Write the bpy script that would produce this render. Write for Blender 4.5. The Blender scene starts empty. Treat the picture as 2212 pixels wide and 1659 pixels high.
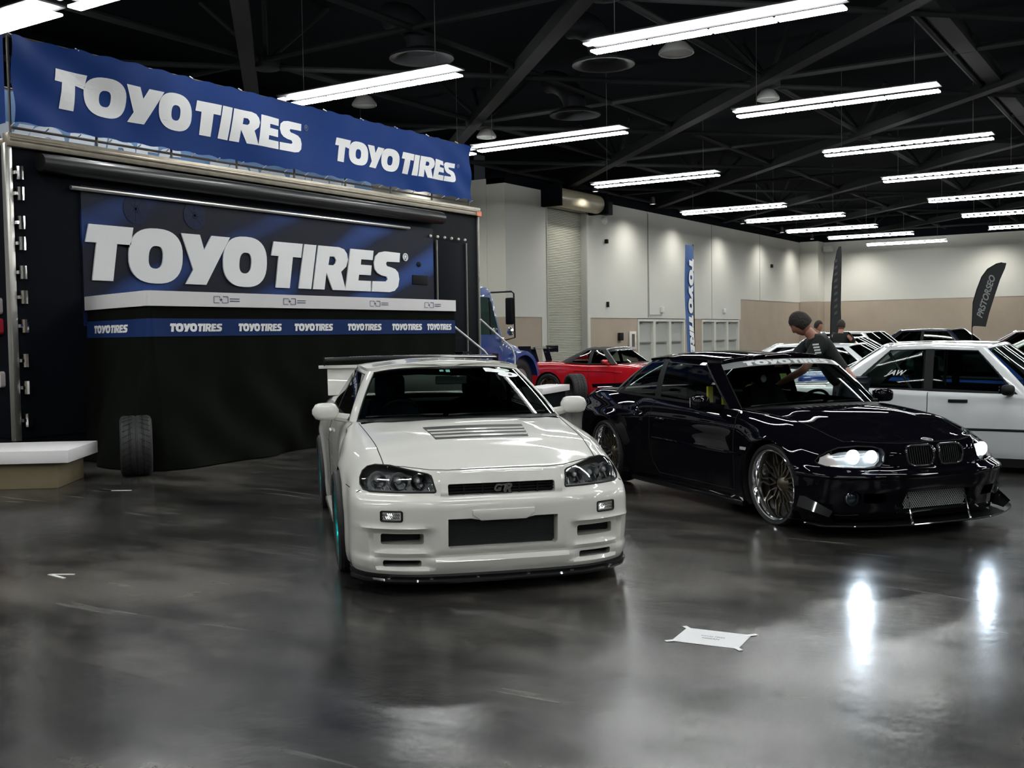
import bpy, bmesh, math, random
import numpy as np
from mathutils import Vector, Matrix
from mathutils.bvhtree import BVHTree
PI = math.pi
S = bpy.context.scene
COL = S.collection
random.seed(7)

# ---------------------------------------------------------------- camera
cam_d = bpy.data.cameras.new('camera'); cam = bpy.data.objects.new('camera', cam_d); COL.objects.link(cam)
cam_d.sensor_width = 36.0; cam_d.sensor_fit = 'HORIZONTAL'
cam_d.lens = 2300.0 / 2212.0 * 36.0
cam_d.clip_start = 0.05; cam_d.clip_end = 300
def camera_basis():
    f, hc, sl, vx = 2300.0, 724.0, -0.015, 2600.0
    up = -np.array([sl, -1.0, (hc - 829.5) / f]) * -1.0
    up = up / np.linalg.norm(up)
    if up[1] > 0: up = -up
    yv = hc + sl * (vx - 1106.0)
    Y = np.array([(vx - 1106.0) / f, (yv - 829.5) / f, 1.0]); Y /= np.linalg.norm(Y)
    Y = Y - up * np.dot(up, Y); Y /= np.linalg.norm(Y)
    X = np.cross(Y, up)
    R = np.stack([X, Y, up])
    return np.stack([R[:, 0], -R[:, 1], -R[:, 2]], 1)
_M = camera_basis()
_m4 = Matrix([list(map(float, r)) + [0.0] for r in _M] + [[0, 0, 0, 1]])
cam.matrix_world = Matrix.Translation((0, 0, 1.5)) @ _m4
S.camera = cam
# ---------------------------------------------------------------- world, exposure
S.view_settings.view_transform = 'Standard'; S.view_settings.look = 'None'
S.view_settings.gamma = 1.0; S.view_settings.use_curve_mapping = False
S.view_settings.exposure = 0.0
world = bpy.data.worlds.new('World'); S.world = world; world.use_nodes = True
world.node_tree.nodes['Background'].inputs[0].default_value = (0.6, 0.7, 0.8, 1)
world.node_tree.nodes['Background'].inputs[1].default_value = 0.02
S.cycles.use_denoising = True
S.cycles.max_bounces = 7; S.cycles.diffuse_bounces = 3; S.cycles.glossy_bounces = 4
S.cycles.transmission_bounces = 6; S.cycles.transparent_max_bounces = 10
S.cycles.sample_clamp_indirect = 12.0
S.cycles.caustics_reflective = False; S.cycles.caustics_refractive = False
TUBE = 50.0      # strength of the fluorescent lamps
WASH = 230.0     # watts of the downlights that wash the wall

# ---------------------------------------------------------------- materials
MATS = {}
def mat(name, col=(0.5, 0.5, 0.5), rough=0.5, metal=0.0, coat=0.0, emit=None, es=0.0, spec=0.5, noise=None, bump=None, alpha=1.0, sheen=0.0, coat_rough=0.03):
    if name in MATS: return MATS[name]
    m = bpy.data.materials.new(name); m.use_nodes = True
    nt = m.node_tree; b = nt.nodes['Principled BSDF']
    b.inputs['Base Color'].default_value = (*col, 1); b.inputs['Roughness'].default_value = rough
    b.inputs['Metallic'].default_value = metal; b.inputs['Coat Weight'].default_value = coat
    b.inputs['Coat Roughness'].default_value = coat_rough
    b.inputs['Specular IOR Level'].default_value = spec; b.inputs['Alpha'].default_value = alpha
    if sheen: b.inputs['Sheen Weight'].default_value = sheen
    if emit is not None:
        b.inputs['Emission Color'].default_value = (*emit, 1); b.inputs['Emission Strength'].default_value = es
    tc = nt.nodes.new('ShaderNodeTexCoord')
    if noise:
        sc, amt = noise[0], noise[1]
        n = nt.nodes.new('ShaderNodeTexNoise'); n.inputs['Scale'].default_value = sc; n.inputs['Detail'].default_value = 5
        nt.links.new(tc.outputs['Object'], n.inputs['Vector'])
        r = nt.nodes.new('ShaderNodeMapRange'); r.inputs['To Min'].default_value = 1 - amt; r.inputs['To Max'].default_value = 1 + amt
        nt.links.new(n.outputs['Fac'], r.inputs['Value'])
        mx = nt.nodes.new('ShaderNodeMix'); mx.data_type = 'RGBA'; mx.blend_type = 'MULTIPLY'; mx.inputs[0].default_value = 1
        mx.inputs[6].default_value = (*col, 1); nt.links.new(r.outputs[0], mx.inputs[7])
        nt.links.new(mx.outputs[2], b.inputs['Base Color'])
    if bump:
        n2 = nt.nodes.new('ShaderNodeTexNoise'); n2.inputs['Scale'].default_value = bump[0]; n2.inputs['Detail'].default_value = 4
        nt.links.new(tc.outputs['Object'], n2.inputs['Vector'])
        bp = nt.nodes.new('ShaderNodeBump'); bp.inputs['Strength'].default_value = bump[1]; bp.inputs['Distance'].default_value = bump[2] if len(bump) > 2 else 0.02
        nt.links.new(n2.outputs['Fac'], bp.inputs['Height']); nt.links.new(bp.outputs[0], b.inputs['Normal'])
    MATS[name] = m
    return m
def glass_mat(name, tint=(0.5, 0.56, 0.54), refl=0.9, ior=1.5):
    if name in MATS: return MATS[name]
    m = bpy.data.materials.new(name); m.use_nodes = True; nt = m.node_tree
    for n in list(nt.nodes): nt.nodes.remove(n)
    o = nt.nodes.new('ShaderNodeOutputMaterial'); t = nt.nodes.new('ShaderNodeBsdfTransparent'); t.inputs[0].default_value = (*tint, 1)
    g = nt.nodes.new('ShaderNodeBsdfGlossy'); g.inputs['Roughness'].default_value = 0.02; g.inputs[0].default_value = (refl, refl, refl, 1)
    fr = nt.nodes.new('ShaderNodeFresnel'); fr.inputs[0].default_value = ior
    mx = nt.nodes.new('ShaderNodeMixShader')
    nt.links.new(fr.outputs[0], mx.inputs[0]); nt.links.new(t.outputs[0], mx.inputs[1]); nt.links.new(g.outputs[0], mx.inputs[2])
    nt.links.new(mx.outputs[0], o.inputs[0])
    MATS[name] = m
    return m

# ---------------------------------------------------------------- object helpers
def tag(o, label=None, cat=None, group=None, kind=None):
    if label: o['label'] = label
    if cat: o['category'] = cat
    if group: o['group'] = group
    if kind: o['kind'] = kind
    return o
def empty(name, loc=(0, 0, 0), rz=0.0, label=None, cat=None, group=None):
    o = bpy.data.objects.new(name, None); COL.objects.link(o); o.empty_display_size = 0.2
    o.location = loc; o.rotation_euler = (0, 0, rz)
    return tag(o, label, cat, group)
def smooth_mesh(me, ang=0.6):
    bm = bmesh.new(); bm.from_mesh(me)
    for f in bm.faces: f.smooth = True
    for e in bm.edges:
        if len(e.link_faces) == 2:
            e.smooth = e.calc_face_angle(0) < ang
        else: e.smooth = False
    bm.to_mesh(me); bm.free()
class MB:
    def __init__(s): s.v = []; s.f = []; s.m = []
    def add(s, vs, fs, mi=0):
        k = len(s.v); s.v += [tuple(p) for p in vs]; s.f += [tuple(i + k for i in f) for f in fs]; s.m += [mi] * len(fs); return s
    def box(s, x0, x1, y0, y1, z0, z1, mi=0, M=None):
        vs = [Vector((x, y, z)) for z in (z0, z1) for y in (y0, y1) for x in (x0, x1)]
        if M: vs = [M @ v for v in vs]
        return s.add(vs, [(0, 2, 3, 1), (4, 5, 7, 6), (0, 1, 5, 4), (2, 6, 7, 3), (0, 4, 6, 2), (1, 3, 7, 5)], mi)
    def beam(s, a, b, w, h, mi=0, up=(0, 0, 1)):
        a = Vector(a); b = Vector(b); d = (b - a).normalized(); u = Vector(up)
        r = d.cross(u)
        if r.length < 1e-4: r = d.cross(Vector((1, 0, 0)))
        r.normalize(); u = r.cross(d)
        vs = [p + r * sx * w / 2 + u * sz * h / 2 for p in (a, b) for sz in (-1, 1) for sx in (-1, 1)]
        return s.add(vs, [(0, 1, 3, 2), (4, 6, 7, 5), (0, 4, 5, 1), (2, 3, 7, 6), (0, 2, 6, 4), (1, 5, 7, 3)], mi)
    def tube(s, pts, r, n=8, mi=0, close=False, caps=True):
        pts = [Vector(p) for p in pts]; N = len(pts); rs = r if isinstance(r, (list, tuple)) else [r] * N
        ring = []; prev = None
        for i, p in enumerate(pts):
            if close: d = pts[(i + 1) % N] - pts[i - 1]
            else: d = pts[min(i + 1, N - 1)] - pts[max(i - 1, 0)]
            if d.length < 1e-9: d = Vector((0, 0, 1))
            d.normalize()
            if prev is None:
                a = Vector((0, 0, 1)) if abs(d.z) < 0.9 else Vector((1, 0, 0))
                u = d.cross(a).normalized()
            else:
                u = prev - d * prev.dot(d)
                if u.length < 1e-6: u = d.cross(Vector((0.3, 0.5, 0.8)))
                u.normalize()
            prev = u; w = d.cross(u)
            ring.append([p + (u * math.cos(2 * PI * k / n) + w * math.sin(2 * PI * k / n)) * rs[i] for k in range(n)])
        vs = [q for rr in ring for q in rr]; fs = []
        M = N if close else N - 1
        for i in range(M):
            j = (i + 1) % N
            for k in range(n):
                l = (k + 1) % n
                fs.append((i * n + k, i * n + l, j * n + l, j * n + k))
        if not close and caps:
            fs.append(tuple(range(n - 1, -1, -1))); fs.append(tuple((N - 1) * n + k for k in range(n)))
        return s.add(vs, fs, mi)
    def lathe(s, prof, n=32, axis='z', o=(0, 0, 0), mi=0, close=False, caps=True):
        # prof: (radius, height)
        vs = []; fs = []; m = len(prof)
        for r, h in prof:
            for k in range(n):
                a = 2 * PI * k / n; c, q = r * math.cos(a), r * math.sin(a)
                p = {'z': (c, q, h), 'x': (h, c, q), 'y': (q, h, c)}[axis]
                vs.append((p[0] + o[0], p[1] + o[1], p[2] + o[2]))
        for i in range(m if close else m - 1):
            j = (i + 1) % m
            for k in range(n):
                l = (k + 1) % n; fs.append((i * n + k, i * n + l, j * n + l, j * n + k))
        if not close and caps:
            if prof[0][0] > 1e-6: fs.append(tuple(range(n - 1, -1, -1)))
            if prof[-1][0] > 1e-6: fs.append(tuple((m - 1) * n + k for k in range(n)))
        return s.add(vs, fs, mi)
    def prism(s, poly, a0, a1, axis='x', mi=0, M=None):
        # poly in the two other axes order: x->(y,z) y->(x,z) z->(x,y)
        def P(p, a): return {'x': (a, p[0], p[1]), 'y': (p[0], a, p[1]), 'z': (p[0], p[1], a)}[axis]
        n = len(poly); vs = [Vector(P(p, a0)) for p in poly] + [Vector(P(p, a1)) for p in poly]
        if M: vs = [M @ v for v in vs]
        fs = [tuple(range(n - 1, -1, -1)), tuple(range(n, 2 * n))] + [(i, (i + 1) % n, n + (i + 1) % n, n + i) for i in range(n)]
        return s.add(vs, fs, mi)
    def ell(s, c, r, n=16, m=10, mi=0, M=None):
        vs = []; fs = []
        for i in range(m + 1):
            t = PI * i / m
            for k in range(n):
                a = 2 * PI * k / n
                v = Vector((r[0] * math.sin(t) * math.cos(a), r[1] * math.sin(t) * math.sin(a), r[2] * math.cos(t)))
                if M: v = M @ v
                vs.append(v + Vector(c))
        for i in range(m):
            for k in range(n):
                l = (k + 1) % n; fs.append((i * n + k, (i + 1) * n + k, (i + 1) * n + l, i * n + l))
        return s.add(vs, fs, mi)
    def grid(s, pts, mi=0, closeu=False):
        # pts[i][j]
        A = len(pts); B = len(pts[0]); vs = [p for r in pts for p in r]; fs = []
        for i in range(A if closeu else A - 1):
            ii = (i + 1) % A
            for j in range(B - 1): fs.append((i * B + j, ii * B + j, ii * B + j + 1, i * B + j + 1))
        return s.add(vs, fs, mi)
    def mesh(s, name):
        me = bpy.data.meshes.new(name); me.from_pydata([tuple(v) for v in s.v], [], s.f)
        if s.m: me.polygons.foreach_set('material_index', s.m)
        me.update(); return me
    def build(s, name, m, parent=None, ang=0.6, clean=True, bevel=0.0, loc=None, fixn=True, outward=None):
        me = s.mesh(name)
        bm = bmesh.new(); bm.from_mesh(me)
        if clean: bmesh.ops.remove_doubles(bm, verts=bm.verts, dist=1e-5)
        bmesh.ops.dissolve_degenerate(bm, dist=1e-6, edges=bm.edges)
        if fixn: bmesh.ops.recalc_face_normals(bm, faces=bm.faces)
        if bevel:
            es = [e for e in bm.edges if len(e.link_faces) == 2 and e.calc_face_angle(0) > 0.5]
            bmesh.ops.bevel(bm, geom=es, offset=bevel, segments=2, profile=0.5, affect='EDGES', clamp_overlap=True)
        if outward is not None:
            c = Vector(outward); bm.normal_update()
            bmesh.ops.reverse_faces(bm, faces=[f for f in bm.faces if (f.calc_center_median() - c).dot(f.normal) < 0])
        bm.to_mesh(me); bm.free()
        smooth_mesh(me, ang)
        o = bpy.data.objects.new(name, me); COL.objects.link(o)
        for q in (m if isinstance(m, (list, tuple)) else [m]): me.materials.append(q)
        if parent: o.parent = parent
        if loc: o.location = loc
        return o
def struct(name, mb, m, **k):
    o = mb.build(name, m, **k); o['kind'] = 'structure'; return o
def copy_tree(o, parent=None):
    c = o.copy(); COL.objects.link(c); c.parent = parent
    if parent is not None: c.matrix_parent_inverse = o.matrix_parent_inverse.copy()
    for ch in [q for q in ALLKIDS.get(o.name, [])]: copy_tree(ch, c)
    return c
ALLKIDS = {}
def index_kids():
    ALLKIDS.clear()
    for q in COL.objects:
        if q.parent: ALLKIDS.setdefault(q.parent.name, []).append(q)

# ---------------------------------------------------------------- lettering
def arc(cx, cy, rx, ry, a0, a1, n, p=2.0):
    out = []
    for i in range(n + 1):
        a = math.radians(a0 + (a1 - a0) * i / n); c, q = math.cos(a), math.sin(a)
        out.append((cx + rx * math.copysign(abs(c) ** (2 / p), c), cy + ry * math.copysign(abs(q) ** (2 / p), q)))
    return out
def shear(P, k=0.14, v0=0.5): return [(x + k * (y - v0), y) for x, y in P]
def logo_polys():
    L = []
    L.append([[(.08, 1.02), (1.04, 1.02), (.97, .69), (.67, .69), (.56, 0), (.12, 0), (.23, .69), (0, .69)]])
    L.append([shear(arc(1.55, .515, .63, .53, 0, 359.99, 36, 2.5), .06), shear(arc(1.54, .49, .17, .22, 0, 359.99, 24, 2.6), .12)])
    L.append([[(2.17, 1), (2.63, 1), (2.73, .70), (2.93, 1), (3.42, 1), (2.76, 0), (2.24, 0), (2.44, .29)]])
    L.append([shear(arc(3.83, .515, .61, .53, 0, 359.99, 36, 2.5), .06), shear(arc(3.83, .49, .17, .22, 0, 359.99, 24, 2.6), .12)])
    L.append([[(4.66, 1), (5.55, 1), (5.49, .69), (5.23, .69), (5.11, 0), (4.69, 0), (4.80, .69), (4.58, .69)]])
    L.append([[(5.60, 1), (5.99, 1), (5.79, 0), (5.39, 0)]])
    L.append([[(6.05, 1), (6.75, 1), (6.92, .96), (7.02, .86), (7.05, .72), (6.98, .56), (6.80, .43), (6.95, 0), (6.50, 0), (6.30, .39), (6.22, 0), (5.85, 0)],
              [(6.42, .77), (6.58, .77), (6.64, .70), (6.62, .62), (6.55, .57), (6.37, .57)]])
    L.append([[(7.14, .99), (7.98, .99), (7.94, .76), (7.52, .76), (7.50, .63), (7.90, .63), (7.86, .39), (7.43, .39), (7.40, .25), (7.86, .25), (7.84, 0), (6.94, 0)]])
    L.append([[(9.00, .99), (8.42, 1.0), (8.20, .96), (8.05, .86), (7.99, .70), (8.02, .54), (8.12, .45), (8.28, .40), (8.46, .38), (8.50, .31), (8.44, .26), (7.92, .25), (7.88, 0), (8.56, 0), (8.76, .04), (8.90, .15), (8.95, .34), (8.91, .50), (8.80, .58), (8.62, .62), (8.48, .64), (8.44, .70), (8.48, .75), (8.97, .76)]])
    return L
def reg_polys():
    return [[arc(9.22, .90, .10, .10, 0, 359.99, 20), arc(9.22, .90, .075, .075, 0, 359.99, 20)],
            [[(9.18, .85), (9.18, .95), (9.24, .95), (9.26, .92), (9.24, .90), (9.265, .85), (9.245, .85), (9.225, .89), (9.20, .89), (9.20, .85)]]]
def poly_mesh(polys, depth=0.0, name='t'):
    cu = bpy.data.curves.new(name, 'CURVE'); cu.dimensions = '2D'; cu.fill_mode = 'BOTH' if depth else 'FRONT'; cu.extrude = depth / 2
    if depth == 0: cu.fill_mode = 'BOTH'
    for g in polys:
        for ring in g:
            sp = cu.splines.new('POLY'); sp.points.add(len(ring) - 1)
            for i, (x, y) in enumerate(ring): sp.points[i].co = (x, y, 0, 1)
            sp.use_cyclic_u = True
    ob = bpy.data.objects.new(name, cu); COL.objects.link(ob)
    dg = bpy.context.evaluated_depsgraph_get(); dg.update()
    me = bpy.data.meshes.new_from_object(ob.evaluated_get(dg)); bpy.data.objects.remove(ob); return me
def polys_verts(polys, depth=0.0):
    me = poly_mesh(polys, depth); vs = [v.co.copy() for v in me.vertices]; fs = [tuple(p.vertices) for p in me.polygons]
    bpy.data.meshes.remove(me); return vs, fs
def text_verts(txt, depth=0.0, shearx=0.0, bold=0.0):
    cu = bpy.data.curves.new('t', 'FONT'); cu.body = txt; cu.size = 1.0; cu.extrude = depth / 2; cu.shear = shearx; cu.offset = bold; cu.align_x = 'CENTER'; cu.align_y = 'CENTER'
    ob = bpy.data.objects.new('t', cu); COL.objects.link(ob)
    dg = bpy.context.evaluated_depsgraph_get(); dg.update()
    me = bpy.data.meshes.new_from_object(ob.evaluated_get(dg)); bpy.data.objects.remove(ob)
    vs = [v.co.copy() for v in me.vertices]; fs = [tuple(p.vertices) for p in me.polygons]; bpy.data.meshes.remove(me); return vs, fs
LOGO = polys_verts(logo_polys(), 0.02)          # spans x 0..9, height 1
LOGO_FLAT = polys_verts(logo_polys(), 0.0)
REGM = polys_verts(reg_polys(), 0.02)
def put(verts, fn): return [fn(v) for v in verts]
def rrect(x0, x1, y0, y1, r, n=4):
    out = []
    for cx, cy, a in ((x1 - r, y1 - r, 0), (x0 + r, y1 - r, 90), (x0 + r, y0 + r, 180), (x1 - r, y0 + r, 270)):
        for i in range(n + 1):
            t = math.radians(a + 90 * i / n); out.append((cx + r * math.cos(t), cy + r * math.sin(t)))
    return out
# ================================================================ THE HALL
def node_floor():
    m = bpy.data.materials.new('polished_concrete'); m.use_nodes = True; nt = m.node_tree; N = nt.nodes; Lk = nt.links; b = N['Principled BSDF']
    g = N.new('ShaderNodeNewGeometry')
    def noise(sc, det, vec=None, rough=0.6, dist=0.0):
        n = N.new('ShaderNodeTexNoise'); n.inputs['Scale'].default_value = sc; n.inputs['Detail'].default_value = det
        n.inputs['Roughness'].default_value = rough; n.inputs['Distortion'].default_value = dist
        Lk.new(vec or g.outputs['Position'], n.inputs['Vector']); return n.outputs['Fac']
    def rng(v, a, b_, c, d):
        r = N.new('ShaderNodeMapRange'); r.inputs[1].default_value = a; r.inputs[2].default_value = b_; r.inputs[3].default_value = c; r.inputs[4].default_value = d
        Lk.new(v, r.inputs[0]); return r.outputs[0]
    def math_(op, a, b_=None):
        q = N.new('ShaderNodeMath'); q.operation = op
        for i, x in enumerate((a, b_)):
            if x is None: continue
            if isinstance(x, (int, float)): q.inputs[i].default_value = x
            else: Lk.new(x, q.inputs[i])
        return q.outputs[0]
    big = noise(0.42, 6, rough=0.55)
    mp = N.new('ShaderNodeMapping'); mp.inputs['Rotation'].default_value = (0, 0, 0.55); mp.inputs['Scale'].default_value = (0.6, 1.7, 1)
    Lk.new(g.outputs['Position'], mp.inputs['Vector'])
    wipe = noise(1.3, 6, mp.outputs[0], 0.6)
    fine = noise(9.0, 5, rough=0.7)
    mix = math_('ADD', math_('MULTIPLY', big, 0.5), math_('ADD', math_('MULTIPLY', wipe, 0.33), math_('MULTIPLY', fine, 0.17)))
    cr = N.new('ShaderNodeValToRGB'); Lk.new(rng(mix, 0.41, 0.61, 0, 1), cr.inputs[0])
    e = cr.color_ramp.elements; e[0].position = 0.0; e[0].color = (0.007, 0.007, 0.0075, 1); e[1].position = 1.0; e[1].color = (0.120, 0.110, 0.096, 1)
    q = cr.color_ramp.elements.new(0.5); q.color = (0.034, 0.032, 0.030, 1)
    # saw joints (world lines) and scuffs
    sep = N.new('ShaderNodeSeparateXYZ'); Lk.new(g.outputs['Position'], sep.inputs[0])
    def joint(out, c0, step, w):
        a = math_('ADD', out, -c0 + step * 50); a = math_('MODULO', a, step); a = math_('ABSOLUTE', math_('ADD', a, -step / 2)); return math_('GREATER_THAN', a, step / 2 - w)
    jx = joint(sep.outputs[0], -2.87, 4.6, 0.006); jy = joint(sep.outputs[1], 3.02, 4.6, 0.006)
    jm = math_('MAXIMUM', jx, jy)
    mj = N.new('ShaderNodeMix'); mj.data_type = 'RGBA'; Lk.new(math_('MULTIPLY', jm, 0.55), mj.inputs[0]); Lk.new(cr.outputs[0], mj.inputs[6]); mj.inputs[7].default_value = (0.012, 0.012, 0.012, 1)
    dv0 = N.new('ShaderNodeVectorMath'); dv0.operation = 'MULTIPLY_ADD'; Lk.new(g.outputs['Position'], dv0.inputs[0]); dv0.inputs[1].default_value = (1, 1, 1)
    nz = N.new('ShaderNodeTexNoise'); nz.inputs['Scale'].default_value = 0.25; Lk.new(g.outputs['Position'], nz.inputs['Vector']); Lk.new(nz.outputs['Color'], dv0.inputs[2])
    sc = N.new('ShaderNodeTexWave'); sc.inputs['Scale'].default_value = 0.16; sc.inputs['Distortion'].default_value = 9; sc.inputs['Detail'].default_value = 1.2; sc.inputs['Detail Scale'].default_value = 0.5
    Lk.new(mp.outputs[0], sc.inputs['Vector'])
    mp2 = N.new('ShaderNodeMapping'); mp2.inputs['Rotation'].default_value = (0, 0, 0.75); mp2.inputs['Scale'].default_value = (0.8, 9.0, 1)
    Lk.new(dv0.outputs[0], mp2.inputs['Vector'])
    scm = math_('MULTIPLY', rng(noise(1.0, 3, mp2.outputs[0], 0.5), 0.64, 0.72, 0, 1), rng(noise(0.9, 2), 0.42, 0.60, 0, 1))
    ms = N.new('ShaderNodeMix'); ms.data_type = 'RGBA'; Lk.new(math_('MULTIPLY', scm, 0.75), ms.inputs[0]); Lk.new(mj.outputs[2], ms.inputs[6]); ms.inputs[7].default_value = (0.16, 0.155, 0.145, 1)
    vo = N.new('ShaderNodeTexVoronoi'); vo.feature = 'DISTANCE_TO_EDGE'; vo.inputs['Scale'].default_value = 0.42
    dv = N.new('ShaderNodeVectorMath'); dv.operation = 'ADD'
    nn = N.new('ShaderNodeTexNoise'); nn.inputs['Scale'].default_value = 1.6; nn.inputs['Detail'].default_value = 6; Lk.new(g.outputs['Position'], nn.inputs['Vector'])
    Lk.new(g.outputs['Position'], dv.inputs[0]); Lk.new(nn.outputs['Color'], dv.inputs[1]); Lk.new(dv.outputs[0], vo.inputs['Vector'])
    ck = math_('MULTIPLY', rng(vo.outputs['Distance'], 0.0, 0.004, 1, 0), rng(noise(0.35, 1), 0.60, 0.64, 0, 0.7))
    mc = N.new('ShaderNodeMix'); mc.data_type = 'RGBA'; Lk.new(ck, mc.inputs[0]); Lk.new(ms.outputs[2], mc.inputs[6]); mc.inputs[7].default_value = (0.008, 0.008, 0.008, 1)
    Lk.new(mc.outputs[2], b.inputs['Base Color'])
    ro = math_('ADD', rng(noise(0.8, 4, rough=0.6), 0.3, 0.7, 0.17, 0.235), rng(wipe, 0.3, 0.7, 0.0, 0.03))
    Lk.new(ro, b.inputs['Roughness']); Lk.new(rng(math_('ADD', math_('MULTIPLY', noise(0.55, 6, rough=0.65), 0.6), math_('MULTIPLY', wipe, 0.4)), 0.42, 0.58, 0.12, 0.50), b.inputs['Specular IOR Level'])
    bp = N.new('ShaderNodeBump'); bp.inputs['Strength'].default_value = 0.16; bp.inputs['Distance'].default_value = 0.02
    Lk.new(math_('ADD', noise(2.2, 4), math_('MULTIPLY', fine, 0.15)), bp.inputs['Height']); Lk.new(bp.outputs[0], b.inputs['Normal'])
    return m
struct('floor', MB().box(-30, 45, -25, 90, -0.3, 0), node_floor())
M_WALL = mat('white_wall_paint', (0.62, 0.62, 0.57), 0.7, noise=(0.35, 0.04), bump=(40, 0.05))
M_DADO = mat('beige_block', (0.40, 0.335, 0.265), 0.75, noise=(0.8, 0.13), bump=(18, 0.3))
M_BLK = mat('black_deck_paint', (0.0035, 0.0048, 0.007), 0.85, spec=0.05, noise=(1.5, 0.3))
M_STEEL = mat('dark_grey_steel', (0.013, 0.0145, 0.015), 0.65, spec=0.1, noise=(3, 0.2))
M_TRIM = mat('pale_grey_door_paint', (0.43, 0.45, 0.42), 0.5, noise=(1, 0.05))
WX = -24.0; FY = 76.0
def wall_slab(name, pieces):
    mb = MB()
    for x0, x1, y0, y1, z0, z1, mi in pieces: mb.box(x0, x1, y0, y1, z0, z1, mi)
    return struct(name, mb, [M_WALL, M_DADO, M_BLK], clean=False)
wall_slab('wall_left', [(WX - 2.3, WX - 1.6, -25, 36.6, 0, 7.95, 0), (WX - 0.9, WX, 36.6, 39.9, 2.26, 7.95, 0), (WX - 0.9, WX - 0.02, 36.6, 39.4, 0, 2.26, 1),
    (WX - 0.9, WX, 39.4, 39.9, 0, 2.26, 0), (WX - 0.9, WX, 39.9, 43.4, 7.1, 7.72, 0),
    (WX - 0.9, WX, 43.4, 63.0, 2.26, 7.72, 0), (WX - 0.9, WX, 43.4, 43.75, 0, 2.26, 0), (WX - 0.9, WX - 0.02, 43.75, 48.7, 0, 2.26, 1), (WX - 0.9, WX - 0.02, 54.5, 56.9, 0, 2.26, 1), (WX - 0.9, WX - 0.02, 62.7, 63.0, 0, 2.26, 1),
    (WX - 0.9, WX - 0.02, 63.0, 76.4, 0, 3.5, 1), (WX - 0.9, WX, 63.0, 76.4, 3.5, 7.72, 0),
    (WX - 2.3, WX - 0.9, 36.55, 36.65, 0, 7.95, 0), (WX - 0.95, WX + 0.02, 36.6, 76.4, 7.72, 9.6, 2), (WX - 2.3, WX - 1.5, -25, 36.6, 7.95, 9.6, 2)])
wall_slab('wall_far', [(WX, 45, FY, FY + 0.5, 3.55, 7.75, 0), (WX, 45, FY + 0.02, FY + 0.5, 0, 3.55, 1), (WX, 45, FY, FY + 0.5, 7.75, 9.6, 2)])
wall_slab('wall_right', [(42, 42.5, -25, 76, 3.5, 7.75, 0), (42, 42.5, -25, 76, 0, 3.5, 1), (42, 42.5, -25, 76, 7.75, 9.6, 2)])
wall_slab('wall_back', [(-27, 42, -22.5, -22, 3.5, 7.75, 0), (-27, 42, -22.5, -22, 0, 3.5, 1), (-27, 42, -22.5, -22, 7.75, 9.6, 2)])
struct('ceiling', MB().box(-27, 45, -25, 78, 9.5, 9.7), M_BLK)
# corner pier and wall joints
mb = MB(); mb.box(WX + 0.0, WX + 1.3, FY - 1.5, FY - 0.0, 0, 3.55, 1); mb.box(WX + 0.0, WX + 1.3, FY - 1.5, FY - 0.0, 3.55, 7.75, 0)
struct('wall_pier', mb, [M_WALL, M_DADO], clean=False)
for k, y in enumerate((49.9, 58.4, 66.4)):
    struct('trim_%d' % (k + 1), MB().box(WX - 0.01, WX + 0.012, y - 0.02, y + 0.02, 2.3 if y < 63 else 3.5, 7.7), mat('joint_grey', (0.30, 0.30, 0.28), 0.8))
struct('trim_4', MB().tube([(WX + 0.04, 49.9, 7.6), (WX + 0.04, 49.95, 2.45), (WX + 0.04, 51.5, 2.45)], 0.025, 6), mat('conduit_grey', (0.35, 0.36, 0.34), 0.5))
# roller door in the left wall
M_SLAT = mat('roller_slats', (0.50, 0.50, 0.43), 0.45, noise=(2, 0.05))
dr = empty('door_1', (WX, 41.65, 0)); dr['kind'] = 'structure'
mb = MB()
prof = []
for i in range(95):
    z = i * 0.075; prof += [(-0.30, z), (-0.265, z + 0.02), (-0.265, z + 0.055), (-0.30, z + 0.075)]
pts = [[(x, y, z) for x, z in prof] for y in (-1.75, 1.75)]
mb.grid(pts); mb.build('slat_curtain', M_SLAT, dr)
for s in (-1, 1): MB().box(-0.35, 0.03, s * 1.77 - 0.04, s * 1.77 + 0.04, 0, 7.1).build('guide_rail', mat('guide_grey', (0.42, 0.42, 0.39), 0.5), dr)
mb = MB(); mb.lathe([(0.001, -2.0), (0.42, -2.0), (0.42, 2.0), (0.001, 2.0)], 28, 'y', (0.45, 0, 7.45)); hd = mb.build('drum_hood', mat('cream_hood', (0.55, 0.50, 0.36), 0.4), dr)
for s in (-1, 1): MB().box(0.0, 0.95, s * 2.1 - 0.12, s * 2.1 + 0.12, 7.0, 7.95).build('drum_bracket', M_BLK, dr, bevel=0.02)
MB().box(0.5, 0.9, 2.2, 2.75, 7.0, 7.6).build('motor', M_STEEL, dr, bevel=0.03)
MB().ell((0.6, 2.45, 6.75), (0.16, 0.16, 0.2)).build('chain_wheel', mat('pale_plastic', (0.7, 0.7, 0.68), 0.4), dr)
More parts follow.
